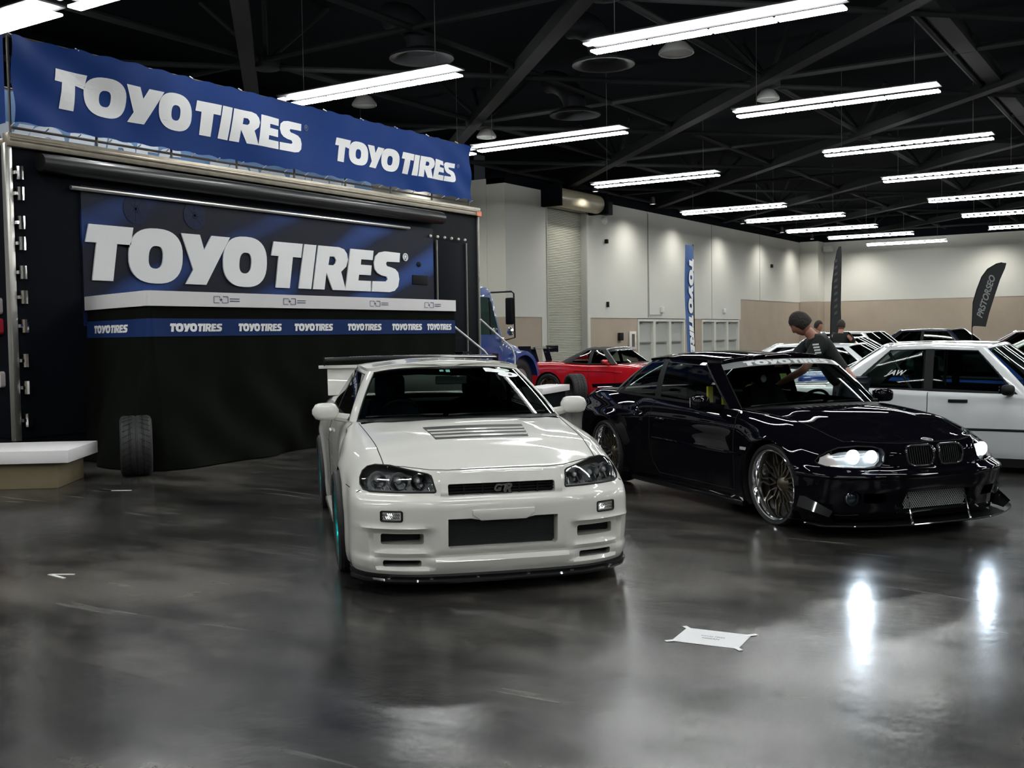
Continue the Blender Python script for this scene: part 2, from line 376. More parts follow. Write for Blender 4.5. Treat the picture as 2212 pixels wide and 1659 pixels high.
# two banks of exit doors
def exit_door(n, y, w):
    d = empty('door_%d' % n, (WX, y, 0)); d['kind'] = 'structure'
    mb = MB(); h = 2.22; t = 0.14
    mb.box(-0.3, 0.02, 0, t, 0, h); mb.box(-0.3, 0.02, w - t, w, 0, h); mb.box(-0.3, 0.02, t, w - t, h - 0.12, h)
    mb.build('door_frame', M_WALL, d)
    MB().box(-0.2, -0.14, t, w - t, 0, h - 0.12).build('door_leaf', M_TRIM, d)
    MB().box(-0.14, -0.05, t + 0.15, w - t - 0.15, 0.97, 1.05).build('push_bar', mat('bar_metal', (0.35, 0.35, 0.33), 0.35, metal=0.8), d)
    MB().box(-0.14, -0.06, t + 0.1, t + 0.5, h - 0.24, h - 0.17).build('door_closer', mat('closer_dark', (0.08, 0.08, 0.08), 0.5), d)
n = 2
for y0 in (48.7, 56.9):
    for k in range(3): exit_door(n, y0 + k * 1.935, 1.93); n += 1
# small wall fixtures
def wall_item(name, label, cat, y, z, w, h, d, m, x=WX, group=None):
    return tag(MB().box(0, d, -w / 2, w / 2, -h / 2, h / 2).build(name, m, None, bevel=min(w, h, d) * 0.15, loc=(x, y, z)), label, cat, group)
e = empty('fire_extinguisher_cabinet', (WX, 48.05, 1.15), 0, 'white framed recessed cabinet in the beige wall left of the exit doors', 'cabinet')
MB().box(0, 0.06, -0.36, 0.36, -0.45, 0.45).build('cabinet_frame', mat('cab_white', (0.75, 0.74, 0.7), 0.5), e, bevel=0.01)
MB().box(0.05, 0.075, -0.15, 0.15, -0.32, 0.32).build('cabinet_window', mat('cab_dark', (0.12, 0.10, 0.08), 0.2), e)
wall_item('wall_speaker', 'small dark box on the beige wall beside the white framed cabinet', 'wall box', 46.7, 1.35, 0.4, 0.38, 0.12, M_STEEL)
wall_item('wall_sensor', 'small dark sensor high on the white wall just right of the roller door', 'sensor', 45.3, 5.9, 0.16, 0.2, 0.14, M_STEEL)
wall_item('wall_switch', 'small dark switch on the white wall right of the roller door, above the beige blocks', 'switch', 45.4, 2.9, 0.14, 0.26, 0.1, M_STEEL)
wall_item('strobe_light', 'small white strobe unit above the first bank of exit doors', 'strobe', 51.5, 2.72, 0.22, 0.3, 0.15, mat('strobe_white', (0.7, 0.7, 0.68), 0.4))
wall_item('strobe_light', 'small white strobe unit above the second bank of exit doors', 'strobe', 60.2, 2.75, 0.22, 0.3, 0.15, mat('strobe_white', (0.7, 0.7, 0.68), 0.4))
wall_item('wall_sensor', 'small dark sensor high on the white wall near the far corner', 'sensor', 68.5, 5.8, 0.2, 0.22, 0.14, M_STEEL)
cm = empty('security_camera', (WX + 1.7, FY, 7.2), 0, 'white box camera mounted high beside the corner pier', 'camera')
MB().box(-0.3, 0.3, -0.7, -0.2, -0.15, 0.25).build('camera_housing', mat('strobe_white', (0.7, 0.7, 0.68), 0.4), cm, bevel=0.03)
MB().box(-0.05, 0.05, -0.3, 0, -0.1, 0.1).build('mounting_arm', M_STEEL, cm)

# roof steel: chords on a 9.2 m grid with diagonals both ways
ti = 5
mb = MB()
for k in range(-3, 9):
    c = -1.0 + 9.3 * k
    a = (max(-24.0, c - 74), 0); x0 = a[0]; x1 = min(42.0, c + 20)
    if x1 > x0:
        struct('trim_%d' % ti, MB().beam((x0, c - x0, 8.1), (x1, c - x1, 8.1), 0.34, 0.30), M_STEEL); ti += 1
for k in range(-4, 11):
    c = -18 + 9.3 * k
    x0 = max(-24.0, -20 - c); x1 = min(42.0, 74 - c)
    if x1 > x0:
        struct('trim_%d' % ti, MB().tube([(x0, x0 + c, 8.05), (x1, x1 + c, 8.05)], 0.07, 8), M_STEEL); ti += 1
for k in range(-1, 14):
    x = -19.0 + 4.6 * k
    struct('trim_%d' % ti, MB().tube([(x, -22, 8.15), (x, 75, 8.15)], 0.085, 8), M_STEEL); ti += 1
for k in range(-4, 7):
    y = 18.4 + 9.2 * k
    struct('trim_%d' % ti, MB().tube([(-24, y, 8.15), (42, y, 8.15)], 0.075, 8), M_STEEL); ti += 1
struct('trim_%d' % ti, MB().beam((-4.8, -22, 8.25), (-4.8, 75, 8.25), 0.40, 0.34), M_STEEL); ti += 1
# gusset nodes with struts up to the deck
for i, x in enumerate((-19.0, -9.8, -0.6)):
    for j in range(0, 7):
        y = 18.6 + 9.2 * j
        mb = MB(); mb.lathe([(0.05, 7.92), (0.32, 7.98), (0.34, 8.22), (0.05, 8.3)], 12, 'z', (x, y, 0))
        for a in range(4):
            q = PI / 4 + a * PI / 2; mb.tube([(x, y, 8.15), (x + 1.5 * math.cos(q), y + 1.5 * math.sin(q), 9.5)], 0.06, 6)
        struct('trim_%d' % ti, mb, M_STEEL); ti += 1

# ---------------------------------------------------------------- linear fluorescent fixtures
M_TUBE = mat('lit_tubes', (1, 1, 1), 0.5, emit=(0.97, 1.0, 0.985), es=TUBE)
M_LOUV = mat('lit_louver', (1, 1, 1), 0.5, emit=(0.97, 1.0, 0.985), es=0.95)
M_HOUS = mat('fixture_housing', (0.02, 0.02, 0.022), 0.5)
M_WIRE = mat('suspension_wire', (0.12, 0.12, 0.12), 0.4)
def make_fixture():
    r = empty('linear_light_fixture')
    MB().box(-2.45, 2.45, -0.34, 0.30, 0.10, 0.13).build('housing', M_HOUS, r)
    for k in range(4):
        x = -1.84 + k * 1.225
        MB().box(x - 0.595, x + 0.595, 0.0, 0.26, -0.045, 0.0).build('lamp', M_TUBE, r, bevel=0.015)
        mb = MB()
        for q in range(4):
            xa = x - 0.575 + q * 0.29; mb.box(xa + 0.02, xa + 0.225, -0.36, -0.15, 0.015, 0.045)
        mb.build('louver', M_LOUV, r)
    MB().tube([(-1.9, 0, 0.12), (-1.9, 0, 2.49)], 0.008, 5).build('suspension_wire', M_WIRE, r)
    MB().tube([(1.9, 0, 0.12), (1.9, 0, 2.49)], 0.008, 5).build('suspension_wire', M_WIRE, r)
    return r
fx0 = make_fixture(); index_kids()
ROWN = {10.9: 'nearest row', 18.4: 'second row', 26.1: 'third row', 33.6: 'fourth row', 40.9: 'fifth row', 48.7: 'sixth row', 56.3: 'seventh row', 64.2: 'eighth row', 71.5: 'last row'}
spots = [(-7.6, 14.0, None)]
for y in (18.4, 26.1, 33.6, 40.9, 48.7, 56.3, 64.2):
    spots.append((-7.6, y, 'linear fluorescent fixture in the right-hand column of ceiling lights, ' + ROWN[y] if y > 12 else None))
for x, y, l in ((-13.2, 10.9, 'linear fluorescent fixture cut by the top edge of the photo, above the blue banner'), (-18.55, 10.9, 'linear fluorescent fixture at the photo\'s top left corner above the blue banner'),
                (-15.6, 18.3, 'linear fluorescent fixture hanging directly above the middle of the blue banner'), (-15.7, 26.2, 'linear fluorescent fixture just right of the blue banner\'s end'),
                (-20.9, 26.4, None), (-16.7, 35.3, 'linear fluorescent fixture above the white wall just right of the roller door drum'), (-17.9, 46.0, 'linear fluorescent fixture above the exit doors, left of two more in a line'),
                (-16.9, 51.6, 'linear fluorescent fixture over the far wall area, middle of three staggered ones'), (-17.1, 58.4, 'linear fluorescent fixture nearest above the tall blue flag\'s right, last of three staggered ones'),
                (-16.5, 64.2, 'distant linear fluorescent fixture near the far corner of the hall'), (-16.0, 71.0, 'most distant linear fluorescent fixture beside the far corner pier')):
    spots.append((x, y, l if l else 'short-looking linear fluorescent fixture partly behind the blue banner\'s right end'))
for x in (-15.6, -7.6): 
    for y in (-12.0, -4.3, 3.3): spots.append((x, y, None))
for x in (0.4, 8.4, 18.4):
    for y in (-12.0, -4.3, 3.3, 10.9, 18.4, 26.1, 33.6): spots.append((x, y, None))
for x in (0.4, 8.4):
    for y in (41.0, 48.7, 56.3, 64.2): spots.append((x, y, None))
first = True
for x, y, l in spots:
    o = fx0 if first else copy_tree(fx0); first = False
    o.location = (x, y, 7.0)
    tag(o, l or 'linear fluorescent ceiling fixture of the same hall, hanging outside the photo\'s frame', 'ceiling light', 'linear fluorescent ceiling fixtures')

# round diffusers and small things hung in the roof
def diffuser(x, y, z, r, label, name='ceiling_speaker'):
    o = empty(name, (x, y, z), 0, label, 'ceiling unit', 'round units hung among the roof steel')
    mb = MB(); mb.lathe([(r * 0.2, 0.28), (r * 0.6, 0.22), (r, 0.05), (r * 1.02, 0.0), (r * 0.96, -0.02), (r * 0.9, 0.02), (0.001, 0.02)], 28); mb.build('shell', mat('shell_grey', (0.16, 0.16, 0.155), 0.5), o)
    MB().lathe([(0.001, 0.0), (r * 0.88, 0.0), (r * 0.88, 0.012), (0.001, 0.012)], 24).build('grille', mat('grille_grey', (0.30, 0.31, 0.29), 0.4), o)
diffuser(-9.75, 21.8, 7.6, 0.38, 'pale round ceiling unit just below the nearest right-hand light')
diffuser(-18.6, 21.7, 7.6, 0.32, 'pale round ceiling unit below the light over the blue banner')
diffuser(-9.7, 27.5, 7.6, 0.30, 'pale round ceiling unit above left end of the third row light')
diffuser(-18.6, 27.4, 7.6, 0.30, 'pale round ceiling unit by the right end of the blue banner')
for (x, y, l) in ((-14.6, 19.0, 'curved dark air duct elbow above the blue banner\'s light'), (-14.9, 26.4, 'curved dark air duct elbow above the second light right of the banner'), (-11.6, 21.9, 'large dark round air diffuser left of the nearest right-hand light')):
    o = empty('air_duct', (x, y, 8.7), 0, l, 'air duct', 'dark ducts in the roof')
    M_DUCT = mat('duct_metal', (0.014, 0.015, 0.017), 0.5, spec=0.15)
    MB().tube([(0.9 * math.cos(a) - 0.9, 0, 0.9 * math.sin(a) - 0.9) for a in [PI / 2 * i / 10 for i in range(11)]], 0.32, 20).build('elbow', M_DUCT, o)
    MB().lathe([(0.34, -0.9), (0.6, -1.05), (0.72, -1.06), (0.70, -1.0), (0.34, -0.85)], 28, 'z', (0, 0, 0), close=True).build('outlet_ring', M_DUCT, o)
# downlights that wash the left wall
def downlight(x, y, label, w=WASH, tx=-0.35):
    o = empty('wall_washer', (x, y, 7.75), 0, label, 'downlight', 'downlights washing the hall walls')
    MB().lathe([(0.02, 0.35), (0.10, 0.33), (0.14, 0.0), (0.12, 0.0), (0.08, 0.28), (0.001, 0.29)], 16, caps=False).build('can', M_HOUS, o)
    ld = bpy.data.lights.new('lamp', 'SPOT'); ld.energy = w; ld.spot_size = math.radians(140); ld.spot_blend = 0.9; ld.shadow_soft_size = 0.08; ld.color = (1, 0.97, 0.90)
    lo = bpy.data.objects.new('lamp', ld); COL.objects.link(lo); lo.parent = o; lo.location = (0, 0, 0.05)
    lo.rotation_euler = (0, math.atan(tx) * -1 if False else 0.0, 0)
for y, l in ((41.6, 'wall washing downlight over the roller door'), (47.4, 'wall washing downlight over the first plain stretch right of the roller door'), (53.0, 'wall washing downlight above the first exit doors'), (59.4, 'wall washing downlight above the second exit doors'), (66.3, 'wall washing downlight above the beige wall before the corner'), (72.5, 'wall washing downlight nearest the far corner pier')):
    downlight(WX + 1.5, y, l, WASH * 2.2)
for x, l in ((-20.0, 'downlight washing the far wall just right of the corner pier'), (-11.5, 'downlight washing the far wall between the black flags'), (-3, 'downlight washing the far wall beyond the photo\'s right edge'),):
    downlight(x, FY - 2.0, l, WASH * 3.2)
downlight(WX - 0.6, 33.0, 'wall washing downlight over the recessed white wall behind the trailer', WASH * 2)
# clean the floor litter and paper
pp = empty('taped_notice', (-2.005, 4.85, 0.0), 0.10, 'white paper notice taped flat to the floor in the foreground', 'paper')
MB().box(-0.165, 0.165, -0.125, 0.125, 0.001, 0.0025).build('sheet', mat('paper', (0.72, 0.72, 0.74), 0.6), pp)
for sx in (-1, 1):
    for sy in (-1, 1):
        M = Matrix.Translation((sx * 0.165, sy * 0.125, 0)) @ Matrix.Rotation(sx * sy * PI / 4, 4, 'Z')
        MB().box(-0.03, 0.03, -0.012, 0.012, 0.0026, 0.0034, M=M).build('tape', mat('clear_tape', (0.8, 0.8, 0.8), 0.3), pp)
tm = mat('paper_ink', (0.15, 0.15, 0.16), 0.6)
for i, (txt, s, yy) in enumerate((('TOYO TIRES', 0.022, 0.018), ('NISSAN', 0.026, -0.018))):
    v, f = text_verts(txt, 0.0, bold=0.02); MB().add([(p.x * s, p.y * s + yy, 0.0030) for p in v], f).build('printed_line', tm, pp)
def tape_piece(x, y, segs, label):
    o = MB()
    for (a, b) in segs: o.beam((a[0], a[1], 0.0015), (b[0], b[1], 0.0015), 0.022, 0.002)
    q = o.build('tape_scrap', mat('tape_white', (0.75, 0.75, 0.72), 0.5), None, loc=(x, y, 0)); tag(q, label, 'tape')
tape_piece(-6.15, 4.11, [((-0.09, -0.03), (0.06, 0.05)), ((-0.09, -0.03), (0.10, -0.05))], 'bent white tape scrap on the dark floor at far left')
tape_piece(-9.09, 6.77, [((-0.09, -0.05), (0.08, 0.06))], 'small white tape scrap on the floor near the tyre and platform')

# ================================================================ TRAILER
TX = -12.1; TY0 = 7.55; TY1 = 17.45; TW = 2.6
M_BODYB = mat('trailer_wrap_black', (0.005, 0.006, 0.009), 0.6, spec=0.06, bump=(3, 0.05))
def wrap_mat():
    m = bpy.data.materials.new('trailer_wrap_print'); m.use_nodes = True; nt = m.node_tree; N = nt.nodes; L = nt.links; b = N['Principled BSDF']
    tc = N.new('ShaderNodeNewGeometry'); mp = N.new('ShaderNodeMapping'); mp.inputs['Rotation'].default_value = (0.62, 0, 0); mp.inputs['Scale'].default_value = (1, 0.42, 1.1)
    L.new(tc.outputs['Position'], mp.inputs[0])
    w = N.new('ShaderNodeTexWave'); w.inputs['Scale'].default_value = 0.42; w.inputs['Distortion'].default_value = 3.5; w.inputs['Detail'].default_value = 2; w.bands_direction = 'Y'
    L.new(mp.outputs[0], w.inputs['Vector'])
    n = N.new('ShaderNodeTexNoise'); n.inputs['Scale'].default_value = 0.55; n.inputs['Detail'].default_value = 3; L.new(mp.outputs[0], n.inputs['Vector'])
    s = N.new('ShaderNodeMath'); s.operation = 'MULTIPLY'; L.new(w.outputs['Fac'], s.inputs[0]); L.new(n.outputs['Fac'], s.inputs[1])
    cr = N.new('ShaderNodeValToRGB'); L.new(s.outputs[0], cr.inputs[0]); e = cr.color_ramp.elements
    e[0].position = 0.12; e[0].color = (0.008, 0.010, 0.020, 1); e[1].position = 0.62; e[1].color = (0.028, 0.075, 0.27, 1)
    q = e.new(0.30); q.color = (0.006, 0.010, 0.034, 1); q = e.new(0.45); q.color = (0.016, 0.042, 0.155, 1)
    L.new(cr.outputs[0], b.inputs['Base Color']); b.inputs['Roughness'].default_value = 0.5; b.inputs['Specular IOR Level'].default_value = 0.2
    return m
M_PRINT = wrap_mat()
M_BLUE = mat('banner_blue_vinyl', (0.011, 0.044, 0.20), 0.6, spec=0.12, noise=(0.6, 0.06))
M_LET = mat('white_letter_vinyl', (0.88, 0.88, 0.885), 0.5)
M_ALU = mat('worn_aluminium', (0.62, 0.60, 0.56), 0.28, metal=0.9, noise=(4, 0.15))
M_CHROME = mat('chrome', (0.85, 0.85, 0.85), 0.08, metal=1.0)
tr = empty('display_trailer', (0, 0, 0), 0, 'tall black and blue printed exhibition trailer with big white sign lettering', 'trailer')
mb = MB(); mb.box(TX - TW, TX, TY0, TY1, 0.32, 3.86); mb.build('box_body', M_BODYB, tr, bevel=0.02)
MB().box(TX - TW + 0.1, TX - 0.02, TY0 + 0.02, TY1 - 0.02, 0.05, 0.33).build('lower_valance', M_BODYB, tr)
MB().box(TX, TX + 0.03, 8.52, 15.95, 1.7, 3.50).build('printed_side_panel', M_PRINT, tr)
mb = MB(); mb.box(TX - 0.05, TX + 0.07, TY0 - 0.02, TY1 + 0.02, 3.86, 4.02); mb.box(TX - TW, TX, TY0, TY1, 3.88, 3.97); mb.tube([(TX + 0.05, TY0, 3.95), (TX + 0.05, TY1, 3.95)], 0.035, 8); mb.build('roof_rail', mat('tarnished_rail', (0.34, 0.30, 0.24), 0.35, metal=0.6, noise=(6, 0.3)), tr, bevel=0.01)
# rolled awning under the rail
mb = MB(); mb.lathe([(0.001, 7.9), (0.11, 7.9), (0.12, 8.2), (0.12, 15.9), (0.11, 16.1), (0.001, 16.1)], 16, 'y', (TX + 0.13, 0, 3.70)); mb.build('rolled_awning', mat('awning_black', (0.010, 0.011, 0.010), 0.35, coat=0.2), tr)
mb = MB(); mb.tube([(TX + 0.07, 8.35, 3.45), (TX + 0.07, 15.2, 3.45)], 0.028, 10); mb.build('awning_bar', M_ALU, tr)
# corner posts with latches
MB().box(TX - 0.06, TX + 0.03, TY0 - 0.04, TY0 + 0.05, 0.30, 3.9).build('corner_post', M_ALU, tr, bevel=0.01)
MB().box(TX - 0.05, TX + 0.03, TY1 - 0.03, TY1 + 0.03, 0.30, 3.9).build('corner_post', mat('dull_alu', (0.25, 0.24, 0.22), 0.4, metal=0.7), tr, bevel=0.01)
for i, z in enumerate((0.55, 0.95, 1.28, 1.7, 2.05, 2.35, 2.7, 2.95, 3.3, 3.55)):
    mb = MB(); mb.lathe([(0.02, -0.09), (0.045, -0.08), (0.045, 0.08), (0.02, 0.09)], 10, 'z', (TX + 0.06, TY0 + 0.12, z)); mb.box(TX + 0.02, TX + 0.08, TY0 + 0.05, TY0 + 0.16, z - 0.02, z + 0.02); mb.build('hinge_latch', M_CHROME, tr)
for z, c in ((1.95, 'lens_pale'), (1.70, 'lens_red'), (1.05, 'lens_pale')):
    mb = MB(); mb.prism(rrect(TX - 0.32, TX - 0.20, z - 0.10, z + 0.10, 0.04), TY0 - 0.06, TY0, 'y'); mb.build('tail_light', mat(c, (0.45, 0.03, 0.05) if c == 'lens_red' else (0.5, 0.45, 0.45), 0.2), tr)
# side door
dd = MB().box(TX + 0.0, TX + 0.025, 16.05, 17.0, 0.6, 3.28).build('side_door', M_BODYB, tr, bevel=0.008)
for y in (16.05, 17.0): MB().box(TX + 0.02, TX + 0.05, y - 0.015, y + 0.015, 0.6, 3.30).build('door_edge', mat('dull_alu', (0.25, 0.24, 0.22), 0.4, metal=0.7), dd)
for k in range(6): MB().ell((TX + 0.05, 15.85 + 0.22 * k, 3.36), (0.03, 0.03, 0.03), 8, 6).build('marker_light', mat('marker_clear', (0.8, 0.78, 0.7), 0.2), dd)
MB().box(TX + 0.02, TX + 0.05, 15.3, 15.75, 2.45, 2.62).build('vent_flap', M_STEEL, tr, bevel=0.01)
MB().ell((TX + 0.03, 15.5, 2.82), (0.03, 0.07, 0.05), 10, 6).build('handle', M_STEEL, tr)
for s in (-1, 1): MB().box(TX - 0.03, TX + 0.08, TY1 - 0.12, TY1 + 0.04, 3.86, 3.95).build('marker_lamp', mat('amber_lens', (0.75, 0.16, 0.04), 0.25), tr) if s > 0 else None
for (y, z) in ((9.35, 3.27), (10.35, 3.27)):
    mb = MB(); mb.lathe([(0.05, 0.0), (0.20, 0.0), (0.20, 0.006), (0.05, 0.006)], 24, 'x', (TX + 0.03, y, z), close=True)
    for k in range(8): mb.beam((TX + 0.035, y, z), (TX + 0.035, y + 0.18 * math.cos(k * PI / 4), z + 0.18 * math.sin(k * PI / 4)), 0.02, 0.006, up=(1, 0, 0))
    mb.build('printed_wheel', mat('print_blue_faint', (0.008, 0.014, 0.05), 0.5, spec=0.2), tr)
sg = MB().add(put(LOGO[0], lambda v: (TX + 0.045 + v.z, 8.55 + v.x * 0.71, 2.29 + v.y * 0.71)), LOGO[1]); sg.build('sign_lettering', M_LET, tr, clean=False)
MB().add(put(REGM[0], lambda v: (TX + 0.045 + v.z, 8.55 + v.x * 0.71, 2.29 + v.y * 0.71)), REGM[1]).build('registered_mark', M_LET, tr, clean=False)

def wavy(y, z, a=1.0):
    return a * (0.018 * math.sin(y * 3.1 + z * 2.0) + 0.012 * math.sin(y * 7.3 - z * 3.0) + 0.02 * math.sin(y * 1.3 + 4 * z))
def banner(name, label, x, y0, y1, z0, z1, m, texts, lm, amp=1.0, ret=None):
    o = empty(name, (0, 0, 0), 0, label, 'banner')
    nu = int((y1 - y0) / 0.06); nv = 18
    def surf(y, z):
        w = wavy(y, z, amp); e = (z - z0) / (z1 - z0)
        # diagonal pulls near the corners
        w += amp * 0.03 * math.sin((y - y0) * 5 + e * 9) * math.exp(-((y - y0) / 1.2) ** 2) + amp * 0.025 * math.sin((y1 - y) * 6 - e * 10) * math.exp(-((y1 - y) / 1.6) ** 2)
        return x + w
    pts = [[(surf(y0 + (y1 - y0) * i / nu, z0 + (z1 - z0) * j / nv), y0 + (y1 - y0) * i / nu, z0 + (z1 - z0) * j / nv + 0.012 * math.sin(i * 0.9) * (1 if j in (0, nv) else 0)) for j in range(nv + 1)] for i in range(nu + 1)]
    sh = MB().grid(pts).build('sheet', m, o, fixn=False)
    for (ty, tz, h) in texts:
        v, f = LOGO_FLAT
        me = MB().add([(0, ty + p.x * h, tz + p.y * h) for p in v], f).mesh('t'); bm = bmesh.new(); bm.from_mesh(me)
        bmesh.ops.triangulate(bm, faces=bm.faces); bmesh.ops.subdivide_edges(bm, edges=[e for e in bm.edges if e.calc_length() > 0.12], cuts=2); bmesh.ops.triangulate(bm, faces=bm.faces)
        for q in bm.verts: q.co.x = surf(q.co.y, q.co.z) + 0.008
        bm.to_mesh(me); bm.free(); t = bpy.data.objects.new('lettering', me); COL.objects.link(t); t.parent = o; me.materials.append(lm)
    return o, surf
bn, bsurf = banner('roof_banner', 'long blue vinyl banner with two white sign letterings along the trailer roof edge', TX + 0.05, 7.62, 17.2, 4.15, 5.20, M_BLUE, [(8.18, 4.42, 0.485), (13.30, 4.42, 0.375)], M_LET)
REG_Y = ((8.18, 4.42, 0.485), (13.30, 4.42, 0.375))
for ty, tz, h in REG_Y:
    MB().add([(bsurf(ty + p.x * h, tz + p.y * h) + 0.012, ty + p.x * h, tz + p.y * h) for p in REGM[0]], REGM[1]).build('registered_mark', mat('pale_blue_print', (0.25, 0.32, 0.5), 0.5), bn, clean=False)
for i in range(22):
    y = 7.62 + 9.58 * i / 21
    for z in (4.15, 5.20): MB().tube([(TX + 0.07, y, z - 0.01), (TX, y, z + (0.03 if z > 5 else -0.04))], 0.008, 5).build('tie', mat('tie_white', (0.7, 0.7, 0.7), 0.5), bn) if i % 2 == 0 or z < 5 else None
# frame on the roof that carries the banners
fr = empty('roof_frame', (0, 0, 0), 0, 'thin metal railing frame on the trailer roof carrying the banners', 'frame')
mb = MB()
for x in (TX - 0.02, TX - TW + 0.05):
    for z in (4.10, 4.65, 5.20): mb.tube([(x, 7.62, z), (x, 17.2, z)], 0.018, 6)
    for k in range(9): mb.tube([(x, 7.62 + k * 1.1975, 3.97), (x, 7.62 + k * 1.1975, 5.20)], 0.018, 6)
for k in (0, 4, 8): mb.tube([(TX, 7.62 + k * 1.1975, 5.20), (TX - TW, 7.62 + k * 1.1975, 5.20)], 0.018, 6)
mb.build('railing', mat('railing_dark', (0.10, 0.09, 0.08), 0.4, metal=0.5), fr)
M_BACKB = mat('banner_back_paleblue', (0.10, 0.20, 0.38), 0.5)  # reverse coloured pale to paint in light coming through the vinyl
banner('roof_banner', 'pale blue reverse of the far banner glimpsed in the gap under the long blue banner', TX - TW + 0.1, 7.62, 17.2, 4.08, 5.15, M_BACKB, [(7.9, 4.22, 0.485), (12.9, 4.22, 0.42)], mat('letter_back', (0.5, 0.55, 0.62), 0.5))
o = empty('roof_banner', (0, 0, 0), 0, 'blue banner turning the rear corner of the trailer roof at the photo\'s left edge', 'banner')
MB().grid([[(TX - 0.05 - (TW - 0.1) * i / 20, TY0 + 0.03 + 0.01 * math.sin(i * 1.7), 4.15 + 1.05 * j / 6) for j in range(7)] for i in range(21)]).build('sheet', M_BLUE, o, fixn=False)

# fold-out platform with its skirt
SX = -10.15; SY0 = 8.0; SY1 = 13.95
st = empty('fold_out_stage', (0, 0, 0), 0, 'raised fold-out stage with white edge board projecting from the trailer side', 'stage')
LEFTY = 8.55
deck = [(TX + 0.04, LEFTY), (SX, SY0), (SX, SY1), (TX + 0.04, SY1)]
MB().prism([(a, b) for a, b in deck], 1.93, 2.05, 'z').build('stage_floor', mat('stage_black', (0.02, 0.02, 0.022), 0.6), st)
M_EDGE = mat('white_edge_board', (0.80, 0.77, 0.78), 0.45)
def edge_piece(a, b, z0, z1, out, t, nm, m, parent):
    d = Vector((b[0] - a[0], b[1] - a[1], 0)).normalized(); n = Vector((d.y, -d.x, 0))
    A = Vector((a[0], a[1], 0)) + n * out; B = Vector((b[0], b[1], 0)) + n * out
    vs = []
    for z in (z0, z1):
        for p, k in ((A, 0), (B, 0), (B, 1), (A, 1)): q = p - n * t * k; vs.append((q.x, q.y, z))
    return MB().add(vs, [(0, 3, 2, 1), (4, 5, 6, 7), (0, 1, 5, 4), (1, 2, 6, 5), (2, 3, 7, 6), (3, 0, 4, 7)]).build(nm, m, parent)
F0 = (SX, SY0); F1 = (SX, SY1); B0 = (TX + 0.04, LEFTY)
edge_piece(F1, F0, 1.90, 2.075, -0.03, -0.03, 'edge_board', M_EDGE, st)
edge_piece(F0, B0, 1.90, 2.075, -0.03, -0.03, 'edge_board', M_EDGE, st)
# printed little battery-like emblems along the edge board
def edge_emblem(y):
    mb = MB(); x = SX + 0.034
    def ln(a, b, w=0.006): mb.beam((x, y + a[0], 1.9875 + a[1]), (x, y + b[0], 1.9875 + b[1]), w, 0.002, up=(1, 0, 0))
    W, H = 0.11, 0.038
    ln((-W, -H), (-0.03, -H)); ln((-W, -H), (-W, H)); ln((-W, H), (-0.02, H)); ln((0.03, H), (W, H), 0.009); ln((W, H), (W, -H), 0.009); ln((W, -H), (0.02, -H)); ln((-0.02, H), (-0.02, 0.018)); ln((0.02, -H), (0.02, -0.018))
    ln((-0.022, 0), (0.022, 0), 0.01); ln((0, -0.02), (0, 0.02), 0.01)
    for zz in (0.014, -0.014): ln((W + 0.03, zz), (W + 0.19, zz), 0.009)
    mb.build('printed_emblem', mat('emblem_navy', (0.05, 0.06, 0.14), 0.5), st)
for y in (9.05, 10.22, 11.95, 13.24): edge_emblem(y)
sk = empty('stage_skirt', (0, 0, 0), 0, 'black cloth skirt with a blue lettered band hanging from the stage edge to the floor', 'curtain')
def skirt_pt(t, z):
    # t metres along: 0 at trailer (B0) -> corner F0 -> F1
    LA = math.hypot(B0[0] - F0[0], B0[1] - F0[1])
    if t < LA: a, b, u = B0, F0, t / LA
    else: a, b, u = F0, F1, (t - LA) / (SY1 - SY0)
    px = a[0] + (b[0] - a[0]) * u; py = a[1] + (b[1] - a[1]) * u
    d = Vector((b[0] - a[0], b[1] - a[1])).normalized(); n = Vector((d.y, -d.x))
    if t < LA: n = Vector((-d.y, d.x)) * -1
    if n.x < 0 and t >= LA: n = -n
    if t < LA and n.y > 0: n = -n
    e = (1.9 - z) / 1.9
    w = 0.012 * math.sin(t * 9 + z * 2) * (0.3 + e) + e * e * (0.10 * math.sin(t * 2.3 - z * 1.6) + 0.05 * math.sin(t * 5.1 + 1 + z)) 
    w += 0.05 * math.sin((t + 1.1 * z) * 6.0) * math.exp(-((t - 3.6) / 1.6) ** 2) * max(0, 1.25 - z) + 0.02 * math.sin((t - z) * 7) * e
    w += 0.05 * e + 0.30 * e * e * math.exp(-((t - LA_) / 1.3) ** 2)
    return Vector((px + n.x * w, py + n.y * w, z))
LT = math.hypot(B0[0] - F0[0], B0[1] - F0[1]) + SY1 - SY0
LA_ = LT - (SY1 - SY0)
nu = 230
def strip(z0, z1, nv, off=0.0):
    return [[skirt_pt(LT * i / nu, z0 + (z1 - z0) * j / nv) + Vector((off, -off * (1 if LT * i / nu < LA_ else 0.0), 0)) for j in range(nv + 1)] for i in range(nu + 1)]
MB().grid(strip(0.015, 1.92, 40)).build('cloth', mat('skirt_black_cloth', (0.0055, 0.0065, 0.005), 0.9, spec=0.05), sk, ang=2.0, fixn=False)
MB().grid(strip(1.545, 1.755, 6, 0.006)).build('printed_band', mat('band_blue', (0.010, 0.030, 0.12), 0.7, spec=0.15), sk, ang=2.0, fixn=False)
